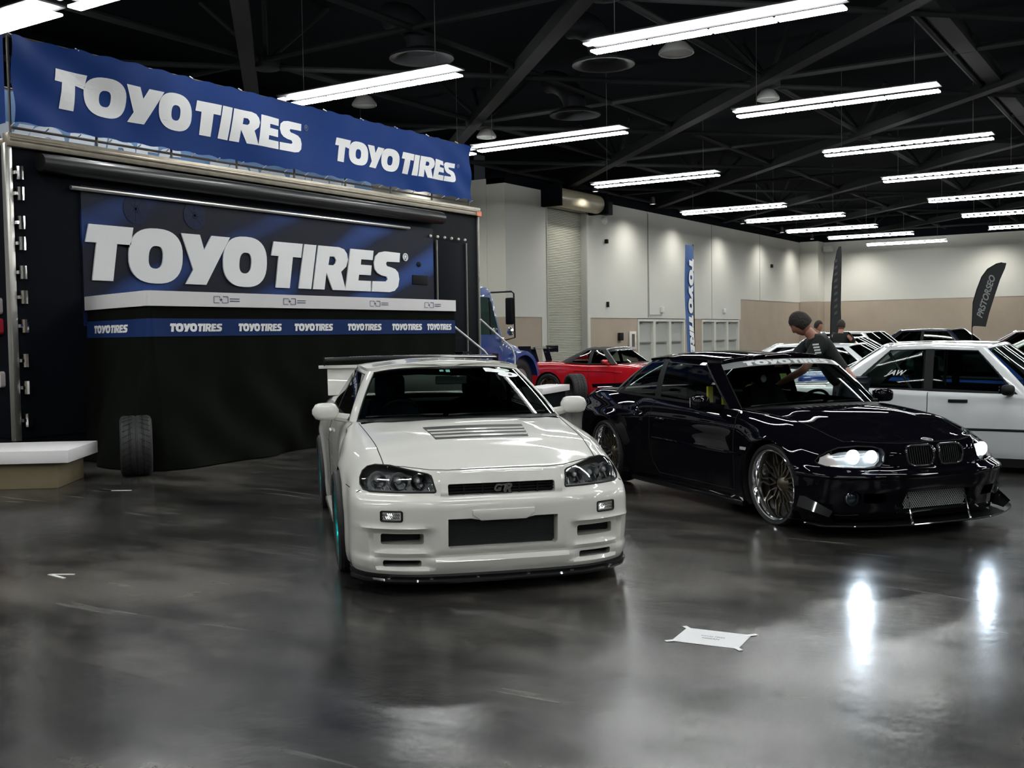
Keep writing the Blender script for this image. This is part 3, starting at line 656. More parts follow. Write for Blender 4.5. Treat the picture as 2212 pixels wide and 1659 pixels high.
for i in range(8):
    t0 = [0.25, LA_ + 0.28, LA_ + 1.33, LA_ + 2.32, LA_ + 3.36, LA_ + 4.35, LA_ + 5.2, 0][i]
    if i == 7: continue
    h = [0.125, 0.088, 0.083, 0.083, 0.082, 0.080, 0.072][i]; wd = [1.0, 1, 1, 1, 1, 1, 1][i]
    v, f = LOGO_FLAT
    MB().add([skirt_pt(t0 + p.x * h * wd, 1.60 + p.y * 0.095) + Vector((0.012, -0.012 if t0 < 1 else 0, 0)) for p in v], f).build('band_lettering', M_LET, sk, clean=False, fixn=False)
# stair rails at the far end of the stage
sr = empty('stair_handrails', (0, 0, 0), 0, 'white metal stair handrails at the right end of the trailer stage', 'handrail')
for pts in ([(-10.2, 13.99, 1.66), (-10.2, 14.85, 1.24), (-10.2, 14.95, 1.17), (-10.2, 14.97, 0.2)], [(-11.2, 16.2, 1.80), (-11.2, 17.25, 1.26), (-11.2, 17.35, 1.10), (-11.2, 17.35, 0.2)]):
    MB().tube(pts, 0.018, 8).build('handrail', mat('rail_white', (0.75, 0.76, 0.78), 0.3), sr)
MB().tube([(-10.2, 13.99, 1.66), (-10.2, 13.99, 0.02)], 0.015, 8).build('post', mat('rail_white', (0.75, 0.76, 0.78), 0.3), sr)
for k in range(6): MB().box(-11.2, -10.25, 14.05 + k * 0.25, 14.3 + k * 0.25, 1.45 - k * 0.25, 1.49 - k * 0.25).build('tread', M_STEEL, sr)

# ---- loose tyres and white boards
M_RUB = mat('tyre_rubber', (0.016, 0.016, 0.017), 0.62, bump=(60, 0.2))
def tyre_prof(R, r, w, n=5):
    # closed profile (radius, height along axis) of a tyre
    h = w / 2; sw = R - r
    P = [(r, -h * 0.82), (r + sw * 0.25, -h * 0.98), (r + sw * 0.6, -h * 1.02), (R - sw * 0.12, -h * 0.93), (R - 0.004, -h * 0.80)]
    tr_ = []
    for k in range(4):
        a = -0.78 + k * 0.42; tr_ += [(R, h * (a + 0.02)), (R, h * (a + 0.30))]
        if k < 3: tr_ += [(R - 0.007, h * (a + 0.33)), (R - 0.007, h * (a + 0.40))]
    Q = [(a, -b) for a, b in reversed(P)]
    inner = [(r - 0.005, h * 0.6), (r + 0.02, h * 0.55), (r + sw * 0.6, h * 0.8), (R - 0.03, h * 0.6), (R - 0.03, -h * 0.6), (r + sw * 0.6, -h * 0.8), (r + 0.02, -h * 0.55), (r - 0.005, -h * 0.6)]
    return P + tr_ + Q + inner
def loose_tyre(label, loc, rz, R=0.335, r=0.22, w=0.33, lean=0.0):
    o = empty('loose_tyre', loc, rz, label, 'tyre')
    MB().lathe(tyre_prof(R, r, w), 56, 'y', (0, 0, R), close=True).build('carcass', M_RUB, o, ang=0.5)
    mb = MB()
    for k in range(30):
        a = 2 * PI * k / 30
        for s in (-1, 1):
            M = Matrix.Translation((0, 0, R)) @ Matrix.Rotation(a, 4, 'Y')
            p = [Vector((R + 0.001 - 0.03, s * w * 0.40, -0.012)), Vector((R + 0.002, s * w * 0.40, 0.0))]
            mb.beam(M @ Vector((R + 0.0005, s * w * 0.43, -0.02)), M @ Vector((R + 0.0005, s * w * 0.12, 0.035)), 0.007, 0.003, up=tuple((M @ Vector((R, 0, 0))) - Vector((0, 0, R))))
    mb.build('tread_groove', mat('groove_black', (0.004, 0.004, 0.004), 0.9), o)
    return o
loose_tyre('loose black racing tyre standing at the end of the white-topped platform, left', (-9.95, 7.62, 0), math.radians(-37))
pl = empty('low_display_platform', (-10.87, 6.46, 0), math.radians(38), 'low tan platform with thick white top board at the photo\'s left edge', 'platform')
MB().box(-1.9, 0.88, -0.55, 0.30, 0.0, 0.26).build('tan_box', mat('tan_plywood', (0.20, 0.165, 0.095), 0.7, noise=(5, 0.15)), pl, bevel=0.006)
MB().box(-1.9, 1.02, -0.65, 0.36, 0.27, 0.40).build('top_board', M_EDGE, pl, bevel=0.006)
loose_tyre('loose black tyre standing on the floor between the white car and the red roadster', (-10.97, 19.3, 0), math.radians(-38), R=0.34, r=0.24, w=0.30)
w2 = empty('white_bench_board', (-10.95, 18.1, 0), math.radians(12), 'white board laid low beside the loose tyre in front of the red roadster', 'board')
MB().box(-0.25, 0.25, -0.9, 0.75, 0.36, 0.48).build('board_top', M_EDGE, w2, bevel=0.006)
MB().box(-0.2, 0.2, -0.8, 0.6, 0.0, 0.355).build('support_block', M_BLK, w2)
# ================================================================ CAR BUILDER
def pchip(xs, ys, x):
    xs = np.asarray(xs, float); ys = np.asarray(ys, float); x = np.asarray(x, float)
    h = np.diff(xs); d = (np.diff(ys, axis=0).T / h).T; n = len(xs); m = np.zeros_like(ys)
    for i in range(1, n - 1):
        a, b = d[i - 1], d[i]; w1 = 2 * h[i] + h[i - 1]; w2 = h[i] + 2 * h[i - 1]
        with np.errstate(divide='ignore', invalid='ignore'):
            q = (w1 + w2) / (w1 / a + w2 / b)
        m[i] = np.where(a * b > 0, q, 0)
    m[0] = d[0]; m[-1] = d[-1]
    i = np.clip(np.searchsorted(xs, x, side='right') - 1, 0, n - 2)
    t = (x - xs[i]) / h[i]
    tt = t[..., None] if ys.ndim > 1 else t
    hh = h[i][..., None] if ys.ndim > 1 else h[i]
    return (2 * tt**3 - 3 * tt**2 + 1) * ys[i] + (tt**3 - 2 * tt**2 + tt) * hh * m[i] + (-2 * tt**3 + 3 * tt**2) * ys[i + 1] + (tt**3 - tt**2) * hh * m[i + 1]
def catmull(xs, ys, x):
    xs = np.asarray(xs, float); ys = np.asarray(ys, float); x = np.asarray(x, float); n = len(xs)
    m = np.zeros_like(ys)
    for i in range(n):
        a, b = max(i - 1, 0), min(i + 1, n - 1); m[i] = (ys[b] - ys[a]) / (xs[b] - xs[a])
    h = np.diff(xs); i = np.clip(np.searchsorted(xs, x, side='right') - 1, 0, n - 2); t = (x - xs[i]) / h[i]; tt = t[..., None]; hh = h[i][..., None]
    return (2 * tt**3 - 3 * tt**2 + 1) * ys[i] + (tt**3 - 2 * tt**2 + tt) * hh * m[i] + (-2 * tt**3 + 3 * tt**2) * ys[i + 1] + (tt**3 - tt**2) * hh * m[i + 1]
def sst(a, b, x):
    t = np.clip((x - a) / (b - a), 0, 1); return t * t * (3 - 2 * t)

class Net:
    """Body surface. stations: list of dict(rows=[(x,y,z)...bottom to shoulder], crown=h). y>=0 side, mirrored."""
    def __init__(s, stations, rowsub=4, step=0.045, deckn=28, feats=(), smooth_from=.25, smooth_n=12):
        s.smooth_from = smooth_from; s.smooth_n = smooth_n
        K = len(stations); M = len(stations[0][0])
        A = np.array([st[0] for st in stations], float)      # K,M,3
        cr = np.array([st[1] for st in stations], float)
        # station parameter by mean arc length
        mid = A.mean(axis=1); L = [0.0]
        for i in range(1, K): L.append(L[-1] + max(0.03, float(np.linalg.norm(mid[i] - mid[i - 1]))))
        s.T = np.array(L)
        ts = []
        for i in range(K - 1):
            n = max(2, int(round((s.T[i + 1] - s.T[i]) / step))); ts += list(np.linspace(s.T[i], s.T[i + 1], n, endpoint=False))
        ts.append(s.T[-1]); ts = np.array(ts)
        vs = []
        for j in range(M - 1): vs += list(np.linspace(j, j + 1, rowsub, endpoint=False))
        vs.append(M - 1); vs = np.array(vs)
        B = pchip(s.T, A.reshape(K, -1), ts).reshape(len(ts), M, 3)
        G = np.stack([pchip(np.arange(M), B[i], vs) for i in range(len(ts))])
        G[0, :, 1] = 0; G[-1, :, 1] = 0
        crn = pchip(s.T, cr, ts)
        for f in feats: G = f(G)
        s.G = G; s.crn = crn; s.ts = ts; s.vs = vs; s.deckn = deckn
    def solid(s, deckfn=None, name='body'):
        G = s.G; n, m, _ = G.shape; dn = s.deckn
        V = []; ids = {}
        def vid(key, p):
            if key not in ids: ids[key] = len(V); V.append(tuple(p))
            return ids[key]
        def P(i, j):   # j: 0..m-1 left side ; m..m+dn-2 deck ; then right side
            if j < m:
                p = G[i, j]; c = i in (0, n - 1)
                return vid(('c' if c else 'l', i, j), p)
            if j < m + dn - 1:
                q = 1 - 2 * (j - m + 1) / dn; T = G[i, m - 1]
                if i in (0, n - 1): return vid(('c', i, m - 1), T)
                y = T[1] * q; z = T[2] + s.crn[i] * (1 - abs(q) ** 2.3)
                x = T[0]
                p = [x, y, z]
                if deckfn: p = deckfn(p, q, i)
                return vid(('d', i, j), p)
            k = m - 1 - (j - (m + dn - 1))
            p = G[i, k]
            if i in (0, n - 1): return vid(('c', i, k), p)
            return vid(('r', i, k), (p[0], -p[1], p[2]))
        tot = 2 * m + dn - 1; F = []
        for i in range(n - 1):
            for j in range(tot - 1):
                f = [P(i, j), P(i + 1, j), P(i + 1, j + 1), P(i, j + 1)]
                f = [a for k, a in enumerate(f) if a not in f[:k]]
                if len(f) >= 3: F.append(tuple(f))
            f = [P(i, tot - 1), P(i + 1, tot - 1), P(i + 1, 0), P(i, 0)]
            f = [a for k, a in enumerate(f) if a not in f[:k]]
            if len(f) >= 3: F.append(tuple(f))
        me = bpy.data.meshes.new(name); me.from_pydata(V, [], F); me.update()
        bm = bmesh.new(); bm.from_mesh(me); bmesh.ops.recalc_face_normals(bm, faces=bm.faces)
        hx = s.smooth_from
        vs_ = [v for v in bm.verts if v.co.x > hx and v.normal.z > .55 and v.co.z > .5]
        for _ in range(s.smooth_n): bmesh.ops.smooth_vert(bm, verts=vs_, factor=.5, use_axis_x=False, use_axis_y=False, use_axis_z=True)
        vs_ = [v for v in bm.verts if v.co.x > .95 and v.co.x < 4.2 and abs(v.normal.y) > .6 and v.co.z > .3]
        for _ in range(4): bmesh.ops.smooth_vert(bm, verts=vs_, factor=.5, use_axis_x=False, use_axis_y=True, use_axis_z=False)
        bm.to_mesh(me); bm.free()
        return me
class Surf:
    def __init__(s, me):
        bm = bmesh.new(); bm.from_mesh(me); bmesh.ops.triangulate(bm, faces=bm.faces); s.t = BVHTree.FromBMesh(bm); bm.free()
    def front(s, y, z, off=0.0):
        h = s.t.ray_cast(Vector((-2, y, z)), Vector((1, 0, 0)))
        return None if h[0] is None else h[0] + h[1] * off * (1 if h[1].x < 0 else -1)
    def rear(s, y, z, off=0.0):
        h = s.t.ray_cast(Vector((8, y, z)), Vector((-1, 0, 0)))
        return None if h[0] is None else h[0] + h[1] * off * (1 if h[1].x > 0 else -1)
    def side(s, x, z, off=0.0, sg=1):
        h = s.t.ray_cast(Vector((x, sg * 3, z)), Vector((0, -sg, 0)))
        return None if h[0] is None else h[0] + h[1] * off * (1 if h[1].y * sg > 0 else -1)
    def top(s, x, y, off=0.0):
        h = s.t.ray_cast(Vector((x, y, 4)), Vector((0, 0, -1)))
        return None if h[0] is None else h[0] + h[1] * off * (1 if h[1].z > 0 else -1)
def line_on(fn, pts, step=0.02):
    out = []
    for a, b in zip(pts[:-1], pts[1:]):
        n = max(1, int(math.hypot(b[0] - a[0], b[1] - a[1]) / step))
        for k in range(n): 
            t = k / n; p = fn(a[0] + (b[0] - a[0]) * t, a[1] + (b[1] - a[1]) * t)
            if p is not None: out.append(p)
    p = fn(*pts[-1])
    if p is not None: out.append(p)
    return out
def patch(me, poly, axis, sgn, off=0.0, name='patch', extra=None):
    """Piece of the surface inside the convex polygon seen along an axis. axis 0 front(y,z) 1 side(x,z) 2 top(x,y)"""
    bm = bmesh.new(); bm.from_mesh(me)
    bmesh.ops.delete(bm, geom=[f for f in bm.faces if f.normal[axis] * sgn < 0.02], context='FACES')
    ax = [(1, 2), (0, 2), (0, 1)][axis]
    c = (sum(p[0] for p in poly) / len(poly), sum(p[1] for p in poly) / len(poly))
    for a, b in zip(poly, poly[1:] + poly[:1]):
        d = (b[0] - a[0], b[1] - a[1]); n2 = (d[1], -d[0])
        if (c[0] - a[0]) * n2[0] + (c[1] - a[1]) * n2[1] > 0: n2 = (-n2[0], -n2[1])
        co = [0, 0, 0]; no = [0, 0, 0]; co[ax[0]], co[ax[1]] = a; no[ax[0]], no[ax[1]] = n2
        bmesh.ops.bisect_plane(bm, geom=bm.verts[:] + bm.edges[:] + bm.faces[:], plane_co=co, plane_no=no, clear_outer=True)
    if axis == 0:
        bmesh.ops.bisect_plane(bm, geom=bm.verts[:] + bm.edges[:] + bm.faces[:], plane_co=(.62 if sgn < 0 else 2.5, 0, 0), plane_no=(-sgn, 0, 0), clear_outer=True)
    if extra:
        for co, no in extra: bmesh.ops.bisect_plane(bm, geom=bm.verts[:] + bm.edges[:] + bm.faces[:], plane_co=co, plane_no=no, clear_outer=True)
    bm.normal_update()
    if off:
        ns = [(v, v.normal.copy()) for v in bm.verts]
        for v, n in ns: v.co += n * off
    m2 = bpy.data.meshes.new(name); bm.to_mesh(m2); bm.free(); return m2
def obj_from(me, name, m, parent, ang=0.6, thick=0.0):
    if thick:
        bm = bmesh.new(); bm.from_mesh(me); bmesh.ops.solidify(bm, geom=bm.faces[:], thickness=thick); bm.to_mesh(me); bm.free()
    smooth_mesh(me, ang)
    o = bpy.data.objects.new(name, me); COL.objects.link(o); o.parent = parent
    for q in (m if isinstance(m, (list, tuple)) else [m]): me.materials.append(q)
    return o
def boolean(me, cutters, op='DIFFERENCE'):
    o = bpy.data.objects.new('b', me); COL.objects.link(o); tmp = []
    for mb in cutters:
        cm = mb.mesh('c'); bm = bmesh.new(); bm.from_mesh(cm); bmesh.ops.recalc_face_normals(bm, faces=bm.faces); bm.to_mesh(cm); bm.free()
        c = bpy.data.objects.new('c', cm); COL.objects.link(c); tmp.append(c)
        md = o.modifiers.new('m', 'BOOLEAN'); md.operation = op; md.object = c; md.solver = 'EXACT'
    dg = bpy.context.evaluated_depsgraph_get(); dg.update()
    r = bpy.data.meshes.new_from_object(o.evaluated_get(dg))
    bpy.data.objects.remove(o)
    for c in tmp: bpy.data.objects.remove(c)
    return r

class Green:
    """Greenhouse: lower and upper rings by station, param t (station index) and v 0..1."""
    def __init__(s, low, up, bulge=0.03, crown=0.05):
        s.low = np.array(low, float); s.up = np.array(up, float); s.K = len(low); s.b = bulge; s.crown = crown
    def P(s, t, v, side=1, off=0.0):
        k = np.arange(s.K); L = pchip(k, s.low, np.array([t]))[0]; U = pchip(k, s.up, np.array([t]))[0]
        p = L + (U - L) * v
        # outward bulge
        c = np.array([(s.low[0][0] + s.low[-1][0]) / 2, 0, 0]); d = np.array([p[0] - c[0], p[1] * 2.2, 0.0]); nn = np.linalg.norm(d)
        if nn > 1e-6: d = d / nn
        d[2] = 0.35
        p = p + d * (s.b * 4 * v * (1 - v) * 0.5 + off)
        return Vector((p[0], p[1] * side, p[2]))
    def part(s, t0, t1, v0, v1, sides=(1, -1), nt=None, nv=8, off=0.0):
        mb = MB(); nt = nt or max(3, int((t1 - t0) * 8))
        for sd in sides:
            mb.grid([[s.P(t0 + (t1 - t0) * i / nt, v0 + (v1 - v0) * j / nv, sd, off) for j in range(nv + 1)] for i in range(nt + 1)])
        return mb
    def across(s, t1, v0, v1, nt=12, nv=8, off=0.0):
        # symmetric piece from -t1 through centre 0 to t1
        mb = MB(); mb.grid([[s.P(abs(u), v0 + (v1 - v0) * j / nv, 1 if u >= 0 else -1, off) for j in range(nv + 1)] for u in [(-t1 + 2 * t1 * i / nt) for i in range(nt + 1)]]); return mb
    def across_end(s, t0, v0, v1, nt=12, nv=8, off=0.0):
        e = s.K - 1; L = e - t0
        mb = MB(); mb.grid([[s.P(e - abs(u), v0 + (v1 - v0) * j / nv, 1 if u >= 0 else -1, off) for j in range(nv + 1)] for u in [(-L + 2 * L * i / nt) for i in range(nt + 1)]]); return mb
    def roof(s, nx=34, ny=14, v=1.0):
        mb = MB(); rows = []
        for i in range(nx + 1):
            t = (s.K - 1) * i / nx; p = s.P(t, v, 1); row = []
            f = math.sin(PI * min(1, max(0, i / nx)))
            for j in range(ny + 1):
                q = 1 - 2 * j / ny
                row.append(Vector((p.x, p.y * q, p.z + s.crown * (1 - q * q) * (0.25 + 0.75 * f))))
            rows.append(row)
        return mb.grid(rows)

def wheel(parent, name, x, y, R, rimR, w, side, style, m_rim, m_lip, m_tyre=None, toe=0.0, camber=0.0, dish=0.06, nspoke=10):
    o = bpy.data.objects.new(name, None); COL.objects.link(o); o.parent = parent; o.location = (x, y, R)
    o.rotation_euler = (camber * side, 0, toe)
    mt = m_tyre or M_RUB
    # local: axis y, outer face towards +y*side ; o centre = tyre centre
    def L(prof, n=56): return MB().lathe([(r, h * side) for r, h in prof], n, 'y')
    MB().lathe([(a, b * side) for a, b in tyre_prof(R, rimR, w)], 56, 'y', close=True).build('tyre', mt, o, ang=0.5)
    hw = w / 2
    MB().lathe([(a, b * side) for a, b in [(rimR + 0.004, hw * 0.86), (rimR - 0.004, hw * 0.93), (rimR - 0.014, hw * 0.90), (rimR - 0.022, hw * 0.80), (rimR - 0.035, hw * 0.80 - dish), (rimR - 0.04, -hw * 0.8), (rimR, -hw * 0.86)]], 56, 'y', caps=False).build('rim_barrel', m_lip, o, ang=0.5)
    yf = (hw * 0.80 - dish) * side
    mb = MB(); r1 = rimR - 0.033
    if style == 'mesh':
        for k in range(nspoke):
            a = 2 * PI * k / nspoke
            for da in (-0.20, 0.20):
                for (ra, rb, e0, e1) in ((0.06, r1 * 0.62, 0.0, da * 0.9), (r1 * 0.62, r1, da * 0.9, da * 0.9 + (0.13 if da < 0 else -0.13))):
                    p = (ra * math.cos(a + e0), yf + 0.014 * side, ra * math.sin(a + e0)); q = (rb * math.cos(a + e1), yf + 0.004 * side, rb * math.sin(a + e1))
                    mb.beam(p, q, 0.011, 0.02, up=(0, 1, 0))
    elif style == 'six':
        for k in range(6):
            a = 2 * PI * k / 6
            p = (0.05 * math.cos(a), yf, 0.05 * math.sin(a)); q = (r1 * math.cos(a), yf + 0.03 * side, r1 * math.sin(a)); mb.beam(p, q, 0.05, 0.03, up=(0, 1, 0))
    else:
        for k in range(nspoke):
            a = 2 * PI * k / nspoke
            mb.beam((0.05 * math.cos(a), yf, 0.05 * math.sin(a)), (r1 * math.cos(a), yf, r1 * math.sin(a)), 0.028, 0.025, up=(0, 1, 0))
    mb.build('spokes', m_rim, o)
    MB().lathe([(0.001, -hw * .75 * side), (rimR - .03, -hw * .75 * side), (rimR - .03, -hw * .70 * side), (0.001, -hw * .70 * side)], 32, 'y').build('wheel_back', M_BLACKP, o)
    MB().lathe([(a, yf + b * side) for a, b in [(0.001, 0.035), (0.03, 0.033), (0.05, 0.02), (0.075, 0.0), (0.075, -0.05), (0.001, -0.05)]], 24, 'y').build('hub', m_rim, o)
    MB().lathe([(0.001, yf - 0.09 * side), (min(0.165, rimR - 0.05), yf - 0.09 * side), (min(0.165, rimR - 0.05), yf - 0.075 * side), (0.001, yf - 0.075 * side)], 32, 'y').build('brake_disc', mat('disc_steel', (0.2, 0.2, 0.2), 0.35, metal=0.9), o)
    return o
M_BLACKP = mat('black_plastic', (0.006, 0.006, 0.007), 0.5, spec=0.25)
M_DARKIN = mat('interior_black', (0.008, 0.008, 0.009), 0.85, spec=0.08)
M_SEAM = mat('panel_gap_black', (0.004, 0.004, 0.004), 0.9)
M_GLASS = glass_mat('car_glass_green', (0.50, 0.60, 0.56))
M_GLASSD = glass_mat('car_glass_dark', (0.10, 0.13, 0.13))
M_LENS = glass_mat('lamp_lens_clear', (0.9, 0.92, 0.93))
M_REFL = mat('lamp_reflector', (0.75, 0.75, 0.76), 0.12, metal=1.0)
M_BEZ = mat('lamp_bezel', (0.26, 0.26, 0.265), 0.28, metal=0.35, bump=(22, 1.0, 0.03))
def seams(parent, paths, r=0.0028, name='panel_gap'):
    mb = MB()
    for p in paths:
        if len(p) > 1: mb.tube(p, r, 5)
    if mb.v: mb.build(name, M_SEAM, parent)
def seat(parent, x, y, z0, m, zt=1.08, w=0.46, name='seat', head=True):
    o = bpy.data.objects.new(name, None); COL.objects.link(o); o.parent = parent; o.location = (x, y, 0)
    mb = MB(); rows = []
    for i in range(11):
        t = i / 10; zz = z0 + (zt - 0.16 - z0) * t; ww = w * (0.5 - 0.14 * t * t + 0.03 * math.sin(t * PI)); xx = 0.22 * t
        rows.append([(xx + 0.06 * abs(q) ** 2 * -1 + 0.03, ww * q, zz + 0.03 * (1 - q * q) * (t > 0.95)) for q in np.linspace(-1, 1, 11)])
    mb.grid(rows); b = mb.build('backrest', m, o)
    md = b.modifiers.new('s', 'SOLIDIFY'); md.thickness = 0.09; md.offset = -1
    mb = MB(); mb.box(-0.50, 0.04, -w / 2, w / 2, z0 - 0.12, z0 + 0.03); mb.build('cushion', m, o, bevel=0.04)
    if head: 
        mb = MB(); mb.box(0.17, 0.27, -0.12, 0.12, zt - 0.14, zt + 0.04); mb.build('headrest', m, o, bevel=0.035)
    return o
def steering(parent, x, y, z, R=0.18, tilt=0.45):
    M = Matrix.Translation((x, y, z)) @ Matrix.Rotation(-tilt, 4, 'Y')
    mb = MB(); mb.tube([M @ Vector((0, R * math.cos(a), R * math.sin(a))) for a in [2 * PI * k / 28 for k in range(28)]], 0.014, 8, close=True)
    for a in (0.2, PI - 0.2, -PI / 2): mb.beam(M @ Vector((0, 0, 0)), M @ Vector((0, R * math.cos(a), R * math.sin(a))), 0.03, 0.012, up=(1, 0, 0))
    mb.tube([M @ Vector((0.0, 0, 0)), M @ Vector((-0.3, 0, 0))], 0.03, 8)
    return mb.build('steering_wheel', M_DARKIN, parent)
def interior(parent, x0, x1, yw, zb, dash_x, dash_z, floor=0.3):
    mb = MB(); mb.box(x0, x1, -yw, yw, floor - 0.03, floor)
    mb.box(x0, x1, yw - 0.02, yw, floor, zb - 0.02); mb.box(x0, x1, -yw, -yw + 0.02, floor, zb - 0.02); mb.box(x1 - 0.02, x1, -yw, yw, floor, zb - 0.06)
    mb.build('cabin_lining', M_DARKIN, parent)
    mb = MB(); pts = []
    for y in np.linspace(-yw + 0.03, yw - 0.03, 15):
        hump = 0.03 * math.exp(-((abs(y) - 0.36) / 0.16) ** 2)
        pts.append([(dash_x, y, dash_z - 0.02), (dash_x + 0.25, y, dash_z + 0.005 + hump), (dash_x + 0.42, y, dash_z - 0.01 + hump), (dash_x + 0.47, y, dash_z - 0.10), (dash_x + 0.44, y, dash_z - 0.35)])
    mb.grid(pts); mb.build('dashboard', mat('dash_grey', (0.018, 0.020, 0.020), 0.8, spec=0.12), parent)
def car_mirror(parent, x, y, z, side, m, size=(0.11, 0.24, 0.13), stalk=0.12):
    o = bpy.data.objects.new('door_mirror', None); COL.objects.link(o); o.parent = parent; o.location = (x, y, z)
    a, b, c = size; rows = []
    mb = MB()
    for i in range(9):
        t = i / 8; u = t * b; e = (1 - (2 * t - 1) ** 4) ** 0.5 if 0 < t < 1 else 0.25
        rows.append([(a * 0.55 * e * px - 0.02 * t, side * u, c * 0.5 * e * pz) for px, pz in arc(0, 0, 1, 1, 0, 360, 16, 3.2)[:-1] + [arc(0, 0, 1, 1, 0, 360, 16, 3.2)[0]]])
    mb.grid(rows); n = len(rows[0])
    mb.add(rows[0], [tuple(range(n))]); mb.add(rows[-1], [tuple(range(n))])
    mb.build('mirror_shell', m, o, ang=0.9)
    mb = MB(); mb.tube([(0, side * 0.03, -c * 0.3), (-0.03, -side * stalk, -c * 0.5)], [0.03, 0.035], 8); mb.build('mirror_foot', m, o)
    MB().box(a * 0.50, a * 0.57, side * 0.03 if side > 0 else -b + 0.03, b - 0.03 if side > 0 else -0.03, -c * 0.33, c * 0.33).build('mirror_glass', mat('mirror_silver', (0.5, 0.55, 0.58), 0.03, metal=1.0), o)
    return o
def cut_wheels(arches):
    mb = MB()
    for (x, z, r) in arches:
        for s in (-1, 1):
            pr = [(0.001, s * 0.50), (r, s * 0.50), (r, s * 1.3), (0.001, s * 1.3)]
            mb.lathe(pr, 48, 'y', (x, 0, z))
    return mb
def finish_body(me, arches, paint, parent, hole=None, dark_test=None, name='body_shell'):
    bm = bmesh.new(); bm.from_mesh(me)
    if hole:   # open the deck under the greenhouse: hole = (x,y,z) test
        bmesh.ops.delete(bm, geom=[f for f in bm.faces if hole(f.calc_center_median(), f.normal)], context='FACES')
    for f in bm.faces:
        c = f.calc_center_median(); f.material_index = 0
        for (x, z, r) in arches:
            if abs(math.hypot(c.x - x, c.z - z) - r) < 0.012 and (Vector((c.x - x, 0, c.z - z)).normalized().dot(f.normal)) < -0.7: f.material_index = 1
            if abs(abs(c.y) - 0.50) < 0.003 and math.hypot(c.x - x, c.z - z) < r and abs(f.normal.y) > 0.9: f.material_index = 1
        if f.normal.z < -0.8 and c.z < 0.3: f.material_index = 1
        if dark_test and dark_test(c, f.normal): f.material_index = 1
    bm.to_mesh(me); bm.free()
    return obj_from(me, name, [paint, M_BLACKP], parent, ang=0.55)
def projtext(parent, fn, verts, faces, name, m, thick=0.0):
    vs = []; ok = True
    for v in verts:
        p = fn(v)
        if p is None: ok = False; p = Vector((0, 0, 0.5))
        vs.append(p)
    return MB().add(vs, faces).build(name, m, parent, clean=False, fixn=False)
def hood_points(S_, pts, off): return line_on(lambda a, b: S_.top(a, b, off), pts)

def green_parts(root, g, paint, gw, gd, gq, gr, a=3.0, b=4.0, c=5.0, d=6.0, e=7.0, f=9.0, seal=M_BLACKP, bpillar=None, roof_mat=None, ws=True):
    CG = ((g.low[0][0] + g.low[-1][0]) / 2, 0, .7)
    mb = g.roof()
    pcs = [g.part(a, b, -.02, 1.0, nv=14), g.part(b, e, .93, 1.0, nv=3, nt=24), g.part(e, f, -.03, 1.0, nt=14, nv=14), g.across(a, .975, 1.0, nt=24, nv=2), g.across_end(f, .96, 1.0, nt=16, nv=2)]
    for q in pcs: mb.add(q.v, q.f)
    rf = mb.build('roof_shell', roof_mat or paint, root, ang=0.7)
    md = rf.modifiers.new('s', 'SOLIDIFY'); md.thickness = .022; md.offset = -1
    g.across(a - .08, .03, .955, nt=36, nv=14, off=.001).build('windscreen', gw, root, fixn=False, outward=CG)
    for s in (1, -1):
        g.part(b + .06, c, .04, .92, sides=(s,), nt=14).build('door_window', gd, root, fixn=False, outward=CG)
        g.part(d, e - .1, .05, .92, sides=(s,), nt=10).build('quarter_window', gq, root, fixn=False, outward=CG)
    g.across_end(f + .05, .04, .95, nt=24, nv=10).build('rear_window', gr, root, fixn=False, outward=CG)
    mb = g.across(a, -.03, .035, nt=30, nv=2, off=-.002)
    for q in (g.across(a, .95, .98, nt=30, nv=2, off=-.002), g.part(a - .1, a + .02, -.01, .98, nt=2, nv=12, off=-.002), g.part(b, e, -.02, .045, nt=24, nv=2, off=.002), g.part(b, e, .915, .935, nt=24, nv=2, off=.002), g.part(b - .02, b + .07, 0, .93, nt=2), g.part(e - .12, e + .02, 0, .93, nt=2)): mb.add(q.v, q.f)
    if not bpillar: q = g.part(c - .02, d + .02, .0, .94, nt=3, off=.001); mb.add(q.v, q.f)
    mb.build('window_seal', seal, root, fixn=False)
    if bpillar: g.part(c - .02, d + .02, .0, .94, nt=3, off=.002).build('centre_pillar', bpillar, root)
